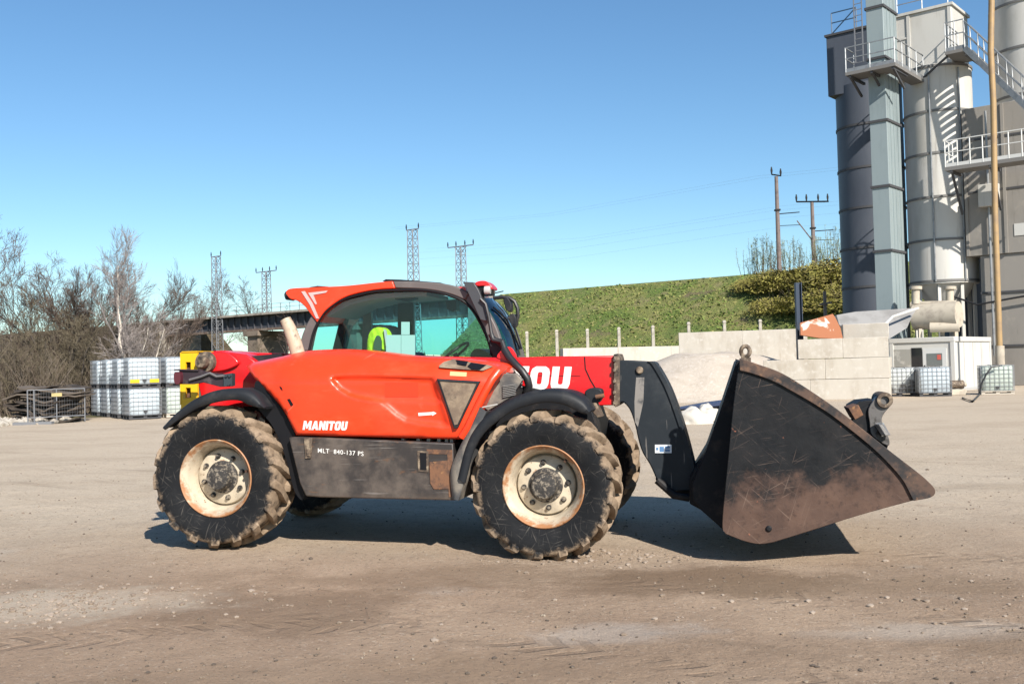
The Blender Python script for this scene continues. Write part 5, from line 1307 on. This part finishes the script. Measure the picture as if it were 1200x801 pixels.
mb = MB(); pbox(mb, V((0, 0, 0)), .16, .012, zc - 1.0, zc - .78, .53, -.072); mb.build('door_notice', mk('red_white_notice', (.6, .12, .09), .5), dr)
mb = MB(); pbox(mb, V((0, 0, 0)), .03, .06, 1.02, 1.18, 1.22, -.09); mb.build('door_handle', MT['dark'], dr)
mb = MB(); pbox(mb, V((0, 0, 0)), .46, .03, .9, zc - .45, 1.36, -.028); mb.build('window', mk('dark_window', (.015, .016, .02), .1), r_)
mb = MB(); pbox(mb, V((0, 0, 0)), .80, .03, .3, zc - .5, 1.86, -.026); mb.build('grey_panel', mk('grey_beige_panel', (.34, .33, .30), .6, 0, [((.5, .48, .44), 2, .55, .65)]), r_)

# ================================================================== CAGED TANKS
MT['bottle'] = mk('milky_tank_plastic', (.52, .59, .64), .35, 0, [((.40, .45, .49), 1.6, .45, .65)])
MT['bottle2'] = mk('greenish_tank_plastic', (.52, .58, .52), .35, 0, [((.44, .50, .46), 1.6, .45, .65)])
MT['tankdirty'] = mk('tank_with_dark_residue', (.55, .58, .58), .4, 0, [((.12, .12, .12), .9, .47, .56)])
MT['pallet'] = mk('dark_pallet', (.05, .05, .055), .7)
MT['woodpallet'] = mk('pale_pallet_wood', (.50, .45, .38), .85)
MT['cage'] = mk('galvanised_cage', (.30, .31, .33), .5, .5)
def make_tank(bmat, pmat, yellow=False):
    r_ = empty('caged_tank', (0, 0, 0)); X, Y, Z0, Z1 = .60, .50, .15, 1.16
    mb = MB(); X1, Y1 = X - .035, Y - .035; cr = .10; rings = []
    for z_, s_ in ((Z0, .93), (Z0 + .05, 1), (Z1 - .09, 1), (Z1 - .035, .97), (Z1 - .02, .86)):
        ring = []
        for sx, sy, a0 in ((1, 1, 0), (-1, 1, 90), (-1, -1, 180), (1, -1, 270)):
            for i in range(4):
                a = R(a0 + 30 * i); ring.append(V(((sx * (X1 - cr) + cr * math.cos(a)) * s_, (sy * (Y1 - cr) + cr * math.sin(a)) * s_, z_)))
        rings.append(ring)
    mb.loft(rings); bt = mb.build('tank', bmat, r_, sharp=50)
    mb = MB(); mb.lathe([(0, Z1 + .015), (.11, Z1 + .01), (.115, Z1 - .03)], axis='z', n=16); mb.build('lid', MT['pallet'], bt)
    mb = MB()
    for z_ in [Z0 + .02 + (Z1 - Z0 - .03) * i / 6 for i in range(7)]:
        for a, b in (((-X, -Y), (X, -Y)), ((X, -Y), (X, Y)), ((X, Y), (-X, Y)), ((-X, Y), (-X, -Y))): mb.bar((a[0], a[1], z_), (b[0], b[1], z_), .013)
    for i in range(8):
        x = -X + 2 * X * i / 7
        for y in (-Y, Y): mb.bar((x, y, Z0), (x, y, Z1), .013)
    for i in range(1, 6):
        y = -Y + 2 * Y * i / 6
        for x in (-X, X): mb.bar((x, y, Z0), (x, y, Z1), .013)
    for x in (-.2, .2): mb.bar((x, -Y, Z1), (x, Y, Z1), .025)
    mb.build('cage', MT['cage'], r_)
    mb = MB()
    for y in (-.42, 0, .42): mb.box((0, y, .03), (1.2, .10, .05))
    for x in (-.53, 0, .53):
        for y in (-.42, 0, .42): mb.box((x, y, .085), (.13, .10, .06))
    mb.box((0, 0, .132), (1.2, 1.0, .03)); mb.build('pallet', pmat, r_)
    mb = MB(); mb.tube([(0, -Y + .05, .26), (0, -Y - .02, .26)], .05, 10); mb.box((0, -Y - .015, .31), (.14, .03, .03)); mb.build('valve', MT['pallet'], r_)
    if yellow:
        mb = MB(); mb.box((-.36, -Y - .014, Z0 + .11), (.34, .008, .13)); mb.box((.36, -Y - .014, Z0 + .11), (.34, .008, .13)); mb.build('yellow_plate', MT['yellow'], r_)
    return r_
TK = {'a': make_tank(MT['bottle'], MT['pallet']), 'y': make_tank(MT['bottle'], MT['pallet'], True), 'g': make_tank(MT['bottle2'], MT['woodpallet']), 'd': make_tank(MT['tankdirty'], MT['pallet'])}
index_kids(); used = set()
def tank(kind, p, z_, rz, label, grp):
    o = TK[kind] if kind not in used else copy_tree(TK[kind]); used.add(kind)
    o.location = (p.x, p.y, z_); o.rotation_euler = (0, 0, rz); tag(o, label, 'tank', grp)
GL = 'caged tanks stacked two high on the left'
p0 = flat(166, 39.2); rz = math.atan2(.56, .83); rd = V((-.56, .83, 0)); rr_ = V((.83, .56, 0))
names = [('in front with yellow plates', 'y'), ('second from the front', 'a'), ('third from the front', 'a'), ('farthest back, next to the scrap pile', 'a')]
for i, (nm, kd) in enumerate(names):
    p = p0 + rd * 1.8 * i
    tank('a', p, .02, rz, 'bottom row caged tank of the left stacks, ' + nm.replace(' with yellow plates', ''), GL)
    tank(kd, p + rd * .06, 1.19, rz + .03 * (i % 2), 'top row caged tank of the left stacks, ' + nm, GL)
p = p0 + rr_ * 1.42 + rd * .15
tank('g', p, .02, rz, 'greenish caged tank in the bottom row right beside the yellow plate', GL); tank('a', p, 1.19, rz, 'milky caged tank in the top row right beside the yellow plate', GL)
GR_ = 'caged tanks beside the white cabin'
tank('d', flat(1053.5, 41.5), .0, -.25, 'caged tank with dark residue at the left in front of the cabin', GR_)
tank('a', flat(1093, 40.6), .0, -.18, 'white caged tank in front of the cabin door', GR_)
tank('g', flat(1167, 40.8), .0, -.3, 'greenish caged tank on a pale wooden pallet right of the cabin', GR_)
# pump with hose beside the cabin
r_ = empty('water_pump', flat(1122, 41)); tag(r_, 'small pump with dusty motor on the ground right of the white tank', 'pump')
mb = MB(); mb.tube([(-.28, 0, .42), (.22, 0, .42)], .17, 14); mb.build('motor', MT['mudmetal'], r_)
mb = MB(); mb.box((0, 0, .12), (.6, .3, .22)); mb.tube([(.22, 0, .42), (.34, 0, .42)], .09, 10); mb.build('pump_base', MT['machine'], r_, bevel=.01)
a_ = flat(1148, 41); 
mb = MB(); pts = [at(x, y, 40.1) for x, y in ((1172, 428), (1162, 430), (1156, 438), (1150, 450), (1148, 462))] + [gnd(1140, 470, .04), gnd(1128, 466, .04)]
mb.tube(pts, .035, 8); tag(mb.build('rubber_hose', MT['hose']), 'black rubber hose hanging over the greenish tank by the cabin', 'hose')

# ================================================================== SCRAP PILE
c_ = flat(58, 38.5)
r_ = empty('scrap_pile', c_); tag(r_, 'pile of warped dark brown sheets and boards left of the caged tanks', 'scrap pile')
MT['board'] = mk('weathered_dark_board', (.045, .034, .027), .9, 0, [((.10, .078, .06), 3, .45, .65, (.4, 1, 3)), ((.03, .024, .02), 2, .5, .7)], (9, .4, .03))
MT['board2'] = mk('pale_weathered_board', (.125, .10, .08), .9, 0, [((.10, .08, .065), 3, .45, .65, (.4, 1, 3))], (9, .4, .03))
rs = random.Random(21)
for i in range(34):
    z_ = .06 + 1.16 * i / 33 + rs.uniform(-.03, .03); L_ = rs.uniform(.9, 2.6) * (1.0 if i < 19 else 1.0); x0 = rs.uniform(-.6, .5) + .05; dip = .30 * math.sin(math.pi * min(1, i / 27)) ; y0 = rs.uniform(-.5, .4)
    mb = MB(); rings = []; w_ = rs.uniform(.7, 1.3); ph = rs.random() * 6; yaw = 0
    for j in range(11):
        t = j / 10 - .5; x = x0 + t * L_
        zz = z_ - dip * math.exp(-((x - .35) / .45) ** 2) + .17 * noise.noise(V((x * 1.3 + ph, i * .7, 0))) + .06 * noise.noise(V((x * 4 + ph, i, 3))) + .14 * t * rs.uniform(-.3, .3)
        zz = max(.03, zz); th = .05
        x += yaw * 0; zz += (.10 * math.sin(ph * 3) * t)
        rings.append([V((x, y0 - w_ / 2 + .06 * math.sin(ph + t * 5), zz)), V((x, y0 + w_ / 2, zz + .03)), V((x, y0 + w_ / 2, zz + th + .03)), V((x, y0 - w_ / 2 + .06 * math.sin(ph + t * 5), zz + th))])
    rz_ = rs.gauss(0, .38); tl = rs.gauss(0, .10); M_ = Matrix.Rotation(rz_, 3, 'Z') @ Matrix.Rotation(tl, 3, 'Y'); cz = V((x0, y0, z_))
    rings = [[cz + M_ @ (p - cz) for p in r__] for r__ in rings]; rings = [[V((p.x, p.y, max(.02, p.z))) for p in r__] for r__ in rings]
    mb.loft(rings); mb.build('warped_sheet', MT['board'] if i % 4 else MT['board2'], r_, sharp=50)
mb = MB(); c2 = flat(24, 37.5)
for i in range(60):
    p = V((c2.x + rs.gauss(0, .6), c2.y + rs.gauss(0, .5), 0)); s_ = .08 + .2 * rs.random(); rt = Matrix.Rotation(rs.random() * 6.28, 3, 'Z')
    mb.add([p + rt @ V((q.x * 1.2, q.y, q.z * .8)) * s_ + V((0, 0, s_ * .3)) for q in ico], icf)
tag(mb.build('rubble', mk('pale_rubble', (.46, .42, .36), .9, 0, [((.34, .30, .25), 1.5, .48, .55)])), kind='stuff')
a0, a1 = flat(32, 36.8), flat(99, 38.0); r_ = empty('mesh_fence_panel', a0); tag(r_, 'wire mesh fence panel on a flat foot in front of the scrap pile', 'fence panel')
d_ = a1 - a0; u_ = d_.normalized(); zt = zat(60, 456, 37.4)
mb = MB()
for q in (V((0, 0, 0)), u_ * .22, d_ * .5, d_): mb.bar(q + V((0, 0, .02)), q + V((0, 0, zt)), .035)
mb.bar(V((0, 0, zt)), d_ + V((0, 0, zt)), .03); mb.bar(V((0, 0, .25)), d_ + V((0, 0, .25)), .03)
mb.build('panel_frame', MT['mast'], r_)
mb = MB()
for i in range(1, 22): mb.bar(d_ * i / 22 + V((0, .02, .25)), d_ * i / 22 + V((0, .02, zt)), .004)
for i in range(1, 7): mb.bar(V((0, .02, .25 + (zt - .25) * i / 7)), d_ + V((0, .02, .25 + (zt - .25) * i / 7)), .004)
mb.build('panel_mesh', MT['mast'], r_)
mb = MB(); mb.hexa([V((-.5, -.12, 0)), V((.9, -.12, 0)), V((.9, .12, 0)), V((-.5, .12, 0))], [V((-.5, -.12, .10)), V((.9, -.12, .10)), V((.9, .12, .10)), V((-.5, .12, .10))]); mb.build('panel_foot', MT['mast'], r_)
mb = MB(); q = u_ * 1.0 + V((0, -.03, zt - .2)); mb.box(q, (.38, .03, .13)); mb.build('panel_sign', mk('dull_yellow_sign', (.50, .40, .18), .6), r_)
# ================================================================== TREES AND SCRUB
def tree_mesh(seed, h, r0, bmat_split, lean=(0, 0), forks=1, droop=0., start=.3, density=1.0, spread=.9, twig=.008):
    rs_ = random.Random(seed); tr, cr = MB(), MB()
    def branch(p, d, ln, r, lev, mb, sides):
        n = max(3, int(ln / (h * .045))); pts = [p]; rad = [r]; q = p; dd = d.copy()
        for i in range(n):
            dd = (dd + V((rs_.gauss(0, .10), rs_.gauss(0, .10), rs_.gauss(0, .08) + (.07 if lev < 2 else -droop)))).normalized()
            q = q + dd * ln / n; pts.append(q); rad.append(max(twig * .6, r * (1 - .85 * (i + 1) / n)))
        mb.tube(pts, rad, sides, caps=False)
        return pts, rad
    def grow(pts, rad, ln, lev):
        if lev > 3: return
        cnt = {0: int(16 * density), 1: int(8 * density), 2: int(5 * density), 3: 3}[lev]
        for i in range(cnt):
            f = (start if lev == 0 else .15) + (1 - (start if lev == 0 else .15)) * (i + rs_.random()) / cnt
            k_ = min(len(pts) - 2, int(f * (len(pts) - 1))); p = pts[k_].lerp(pts[k_ + 1], rs_.random())
            ax = (pts[k_ + 1] - pts[k_]).normalized(); a = rs_.random() * 6.28
            s_ = V((math.cos(a), math.sin(a), 0)); s_ = (s_ - ax * s_.dot(ax)); s_ = s_.normalized() if s_.length > .1 else V((1, 0, 0))
            d_ = (ax * rs_.uniform(.55, 1.0) + s_ * rs_.uniform(.5, 1.0) * spread + V((0, 0, .15 - droop * lev))).normalized()
            l2 = ln * (.46 if lev == 0 else .5) * (1.1 - .65 * f) * rs_.uniform(.7, 1.25) + h * .02
            sub, srad = branch(p, d_, l2, max(twig, rad[k_] * .5), lev + 1, cr, 4 if lev == 0 else 3)
            grow(sub, srad, l2, lev + 1)
    for q in range(forks):
        d0 = V((lean[0] + (rs_.uniform(-.35, .35) if forks > 1 else 0), lean[1] + (rs_.uniform(-.2, .2) if forks > 1 else 0), 1)).normalized()
        hh = h * (1 if q == 0 else rs_.uniform(.6, .9))
        pts, rad = branch(V((.12 * q, 0, -.1)), d0, hh, r0 * (1 if q == 0 else .8), 0, tr, 7)
        grow(pts, rad, hh, 0)
    return tr, cr
MT['bark'] = mk('grey_brown_bark', (.075, .06, .05), .9, 0, [((.13, .11, .09), 2, .45, .65)])
MT['twig'] = mk('brown_twigs', (.098, .070, .054), .9)
MT['birch'] = mk('white_birch_bark', (.60, .54, .46), .8, 0, [((.12, .10, .09), 2.2, .60, .68, (1, 1, 2.5)), ((.42, .34, .26), 1.2, .5, .7)])
MT['birchtwig'] = mk('pale_birch_twigs', (.25, .215, .20), .9)
MT['olive'] = mk('olive_twigs', (.115, .092, .058), .9)
def new_tree(seed, h, r0, m1, m2, **kw):
    r_ = empty('bare_tree', (0, 0, 0)); tr, cr = tree_mesh(seed, h, r0, None, **kw)
    tr.build('trunk', m1, r_, sharp=70); cr.build('crown', m2, r_, sharp=80); return r_
PRO = {'round': new_tree(1, 8, .15, MT['bark'], MT['twig'], start=.22, density=.9, twig=.010),
       'tall': new_tree(2, 9, .12, MT['bark'], MT['twig'], start=.2, density=1.0, spread=.55, twig=.010),
       'birch': new_tree(5, 10, .17, MT['birch'], MT['birchtwig'], start=.32, density=.9, spread=.42, droop=.02, twig=.010),
       'multi': new_tree(8, 6, .13, MT['birch'], MT['birchtwig'], forks=4, start=.3, density=.7, spread=.8, twig=.010),
       'thin': new_tree(9, 8, .07, MT['bark'], MT['twig'], start=.45, density=.7, spread=.5, lean=(.27, 0), twig=.009),
       'bushy': new_tree(12, 6, .10, MT['bark'], MT['olive'], forks=3, start=.15, density=.7, spread=.9, twig=.011),
       'dead': new_tree(15, 7, .12, MT['bark'], MT['twig'], start=.4, density=.55, spread=1.0, twig=.011)}
index_kids(); tused = set()
def tree(kind, px, D, h, label, rz=0., z_=0., base_h=None, sx=1.0):
    H0 = {'round': 8, 'tall': 9, 'birch': 10, 'multi': 6, 'thin': 8, 'bushy': 6, 'dead': 7}[kind]
    o = PRO[kind] if kind not in tused else copy_tree(PRO[kind]); tused.add(kind)
    p = flat(px, D); o.location = (p.x, p.y, z_); o.rotation_euler = (0, 0, rz); s_ = h / H0 * (.85 if D < 60 else 1); o.scale = (s_ * sx, s_ * sx, s_)
    tag(o, label, 'tree', 'bare trees at the left edge of the yard')
def hfor(px, ytop, D): return zat(px, ytop, D)
tree('round', -26, 47, hfor(0, 258, 47), 'dark bare tree cut off by the left edge of the photo', .4, sx=.8)
tree('thin', 8, 50, hfor(38, 290, 50), 'thin leaning bare tree near the left edge', 0)
tree('tall', 52, 53, hfor(52, 302, 53), 'slender dark bare tree left of the dense clump', 1.0)
tree('bushy', 62, 50, hfor(62, 318, 50), 'low bushy olive tree in the dense clump above the scrap pile', 2)
tree('round', 76, 55, hfor(76, 300, 55), 'broad bare tree in the dense clump behind the scrap pile', 2.2)
tree('tall', 88, 52, hfor(88, 306, 52), 'upright bare tree at the right of the dense clump above the stacked tanks', 3.1)
tree('bushy', 78, 47.5, hfor(78, 345, 47.5), 'low olive thicket tree in front of the dense clump', 4)
tree('tall', 112, 54, hfor(115, 306, 54), 'dark upright bare tree between the clump and the birch', .5)
tree('round', 128, 56, hfor(122, 300, 56), 'dark forked bare tree left of the white birch', 5.1)
tree('dead', 138, 49, hfor(138, 325, 49), 'dark bare tree with thick crooked limbs just left of the birch', 1.2)
tree('birch', 168, 45.5, hfor(165, 268, 45.5), 'tall white birch above the stacked tanks', .7)
tree('multi', 160, 44.5, hfor(170, 340, 44.5), 'many stemmed pale tree at the foot of the birch', 1.3)
tree('dead', 186, 50, hfor(190, 322, 50), 'bare reddish tree just right of the birch', 2.6)
tree('tall', 200, 56, hfor(198, 330, 56), 'thin bare tree between the birch and the bridge end', 4.2, sx=.8)
tree('thin', 214, 52, hfor(218, 320, 52), 'straight thin bare tree nearest the bridge end', 2.9, sx=.5)
tree('bushy', 118, 48, hfor(110, 372, 48), 'low bushy tree above the far end of the stacked tanks', 5.2)
tree('bushy', 30, 46, hfor(30, 370, 46), 'low bushy tree behind the rubble at the far left', .9)
tree('tall', 66, 51, hfor(66, 300, 51), 'dark slender tree in the middle of the dense clump', 2.7)
tree('round', 97, 53, hfor(97, 318, 53), 'round crowned bare tree above the middle of the stacked tanks', 1.9, sx=.8)
tree('tall', 146, 51, hfor(146, 306, 51), 'dark upright tree just behind the left side of the birch', 3.7)
tree('bushy', 140, 46.5, hfor(140, 362, 46.5), 'low brown bushy tree in front of the dark upright trees', 2.2)
tree('bushy', 92, 46.2, hfor(92, 362, 46.2), 'low brown bushy tree right above the scrap pile end', 3.9)
tree('round', 262, 168, hfor(264, 338, 168), 'distant bare tree behind the bridge right of the first mast', 1.4)
tree('round', 300, 165, hfor(301, 346, 165), 'distant small bare tree behind the bridge by the second mast', 3.3)

tree('dead', 330, 110, hfor(328, 372, 110), 'bare brownish tree in front of the bridge pier left of the exhaust', 3.3, z_=-.2)
tree('bushy', 312, 100, hfor(308, 396, 100), 'low brown scrubby tree under the bridge left of the pier', 1.0)
# scrub of thin stems under the trees: one mass
def scrub(name, n, spots, mats, seed, h0, h1):
    rs_ = random.Random(seed); mb = MB()
    for i in range(n):
        p, hs_ = spots(rs_); h = rs_.uniform(h0, h1) * hs_; d_ = V((rs_.gauss(0, .22), rs_.gauss(0, .22), 1)).normalized()
        mb.cm = rs_.randrange(len(mats)); r_ = rs_.uniform(.010, .024)
        pts = [p]; q = p
        for j in range(4): d_ = (d_ + V((rs_.gauss(0, .12), rs_.gauss(0, .12), .05))).normalized(); q = q + d_ * h / 4; pts.append(q)
        mb.tube(pts, [r_, r_ * .8, r_ * .6, r_ * .45, r_ * .3], 3, caps=False)
        for j in range(7):
            k_ = rs_.randrange(1, 4); b = pts[k_].lerp(pts[k_ + 1], rs_.random()); a = rs_.random() * 6.28; ln = h * rs_.uniform(.15, .38)
            e = b + V((math.cos(a) * .6, math.sin(a) * .6, .75)).normalized() * ln
            mb.tube([b, b.lerp(e, .5) + V((0, 0, .03)), e], [r_ * .55, r_ * .45, r_ * .25], 3, caps=False)
    return tag(mb.build(name, mats, sharp=80), kind='stuff')
def left_spots(rs_):
    D = rs_.uniform(44.5, 62); px = rs_.uniform(-60, 222); p = flat(px, D); return V((p.x, p.y, 0)), (.62 + .5 * noise.noise(V((px * .03, D * .1, 0))) ) * (1 if px < 190 else .8)
MT['scrubbrown'] = mk('brown_scrub_stems', (.105, .078, .058), .95); MT['scrubgrey'] = mk('grey_scrub_stems', (.165, .135, .108), .95)
scrub('undergrowth', 3000, left_spots, [MT['scrubbrown'], MT['olive'], MT['scrubgrey'], MT['scrubbrown']], 4, 2.2, 4.8)
def bank_spots(rs_):
    t = rs_.uniform(-125, -57); n_ = rs_.uniform(2, 22); z_ = max(0, ZT * (1 - (n_ - 3.4) / 15.5)) if n_ > 3.4 else ZT
    return T(t, n_, z_ - .2), 1.0
scrub('bank_scrub', 1300, bank_spots, [MT['scrubbrown'], MT['olive'], MT['scrubgrey']], 5, .8, 2.4)

# leafy bushes and saplings on the embankment
def leafy(seed, rx, ry, rz_, n, size):
    rs_ = random.Random(seed); mb = MB()
    for i in range(n):
        while True:
            p = V((rs_.uniform(-1, 1), rs_.uniform(-1, 1), rs_.uniform(0, 1)))
            r_ = math.hypot(p.x, p.y, p.z)
            if r_ < 1 + .25 * noise.noise(p * 2.5 + V((seed, 0, 0))) and (r_ > .45 or rs_.random() < .35): break
        if noise.noise(p * 3.2 + V((0, seed, 0))) < -.22: continue
        q = V((p.x * rx, p.y * ry, p.z * rz_)); a = V((rs_.gauss(0, 1), rs_.gauss(0, 1), rs_.gauss(0, 1))).normalized(); b = a.orthogonal().normalized()
        s_ = size * rs_.uniform(.6, 1.4); mb.cm = 0 if rs_.random() < .7 else 1
        mb.add([q, q + a * s_ + b * s_ * .35, q + a * s_ * 1.9, q + a * s_ - b * s_ * .35], [(0, 1, 2, 3)])
    return mb
MT['leafa'] = mk('yellow_green_leaves', (.25, .225, .045), .8); MT['leafb'] = mk('olive_brown_leaves', (.20, .165, .05), .8)
MT['leafc'] = mk('pale_green_leaves', (.23, .26, .13), .8)
BP = []
bpx = (884, 903, 918, 931, 946, 962, 972, 990, 940, 908, 957, 985)
for i in range(3):
    r_ = empty('bush', (0, 0, 0)); leafy(31 + i, 2.6, 2.4, 2.6, 3200, .16).build('foliage', [MT['leafa'], MT['leafb']], r_)
    mb = MB(); rs = random.Random(i)
    for j in range(14):
        a = rs.random() * 6.28; mb.tube([(0, 0, 0), (math.cos(a) * .7, math.sin(a) * .7, 1.2), (math.cos(a) * 1.7, math.sin(a) * 1.7, 2.3 + rs.random() * .8)], [.05, .03, .012], 4)
    mb.build('stems', MT['olive'], r_); BP.append(r_)
index_kids(); bused = set()
bl = ['dark brown edged bush at the left end of the hedge on the embankment', 'low bush at the foot of the slim pole', 'rounded yellow green bush below the slim pole', 'yellow green bush between the two poles', 'high yellow green bush under the pole with tilted arm',
      'low bush right of the wooden stake foot slope', 'broad bush against the left edge of the dark silo', 'upper hedge bush touching the dark silo', 'lower bush halfway down the slope above the steel post', 'small bush low on the slope left of the steel post', 'bush on the crest just right of the second pole', 'bush half hidden by the dark silo on the mid slope']
spots_ = [(27.6, 6.0, .8), (30.4, 5.2, .9), (33.0, 6.4, 1.1), (35.8, 6.0, 1.15), (38.4, 6.2, 1.2), (41.0, 9.8, 1.15), (43.4, 6.6, 1.3), (46.0, 5.6, 1.3), (36.4, 9.6, 1.05), (32.0, 9.6, .9), (40.8, 5.6, 1.2), (45.5, 9.8, 1.3)]
for i, (t, n_, s_) in enumerate(spots_):
    o = BP[i % 3] if i % 3 not in bused else copy_tree(BP[i % 3]); bused.add(i % 3)
    z_ = ZT * (1 - max(0, n_ - 3.4) / 15.5) - .3; o.location = T(tpx(bpx[i], n_), n_, z_); o.rotation_euler = (0, 0, i * 1.3); o.scale = (s_ * 1.05, s_ * 1.05, s_ * .66); tag(o, bl[i], 'bush', 'bushes on the embankment')
SP = []
for i in range(3):
    r_ = empty('sapling', (0, 0, 0)); rs = random.Random(50 + i); mb = MB(); ml = MB()
    for j in range(13):
        a = rs.random() * 6.28; b0 = V((rs.gauss(0, .55), rs.gauss(0, .4), 0)); e = b0 + V((rs.gauss(0, .35), rs.gauss(0, .35), rs.uniform(1.6, 3.8))); m_ = b0.lerp(e, .5) + V((rs.gauss(0, .12), rs.gauss(0, .12), 0))
        mb.tube([b0, m_, e], [.028, .020, .008], 3, caps=False)
        for q in range(34):
            f = rs.uniform(.25, 1); b = m_.lerp(e, (f - .5) * 2) if f > .5 else b0.lerp(m_, f * 2)
            d_ = V((rs.gauss(0, 1), rs.gauss(0, 1), rs.gauss(.8, .6))).normalized(); s_ = rs.uniform(.07, .16); w_ = d_.orthogonal().normalized() * .018
            b = b + V((rs.gauss(0, .06), rs.gauss(0, .06), rs.gauss(0, .06))); ml.add([b - w_, b + w_, b + d_ * s_ * 2.2], [(0, 1, 2)])
    mb.build('stems', MT['olive'], r_); ml.build('foliage', MT['leafc'], r_); SP.append(r_)
index_kids(); sused = set()
sl = ['pale sapling farthest left of the slim pole', 'pale sapling close to the left of the slim pole', 'pale sapling touching the slim pole', 'pale sapling just right of the slim pole', 'pale sapling midway between the two poles', 'pale sapling just left of the pole with tilted arm', 'pale sapling just right of the pole with tilted arm', 'pale sapling between the right pole and the dark silo', 'pale sapling against the dark silo edge', 'tallest pale sapling near the dark silo']
for i, t in enumerate((28.9, 30.6, 32.2, 34.4, 36.0, 37.6, 40.0, 41.6, 45.0, 43.2)):
    o = SP[i % 3] if i % 3 not in sused else copy_tree(SP[i % 3]); sused.add(i % 3)
    o.location = T(tpx((884, 894, 903, 916, 926, 938, 958, 966, 988, 977)[i], 1.5 + i % 3), 1.5 + (i % 3), ZT - .2); o.rotation_euler = (0, 0, i * 2.1); s_ = (1.05, 1.15, 1.0, .9, 1.0, .85, .95, 1.0, 1.05, 1.2)[i]; o.scale = (s_, s_, s_); tag(o, sl[i], 'sapling', 'saplings on the embankment crest')

# far conifer wood seen under the bridge
mb = MB(); rs = random.Random(77)
for i in range(420):
    D = rs.uniform(300, 420); px = rs.uniform(-150, 640); p = flat(px, D); h = rs.uniform(4, 7.5) * (1 + .35 * noise.noise(V((px * .02, 0, 0)))); w_ = h * .2
    for j in range(4):
        zz = h * (.08 + .22 * j); rr0 = w_ * (1 - j * .22); a0 = rs.random() * 6
        ring = [V((p.x + rr0 * math.cos(a0 + 6.283 * q / 7) * rs.uniform(.7, 1.2), p.y + rr0 * math.sin(a0 + 6.283 * q / 7), zz)) for q in range(7)]
        mb.add(ring + [V((p.x, p.y, zz + h * .34))], [(q, (q + 1) % 7, 7) for q in range(7)])
tag(mb.build('far_wood', mk('dark_conifer_green', (.03, .05, .025), .9, 0, [((.05, .07, .035), .3, .45, .6)])), kind='stuff')
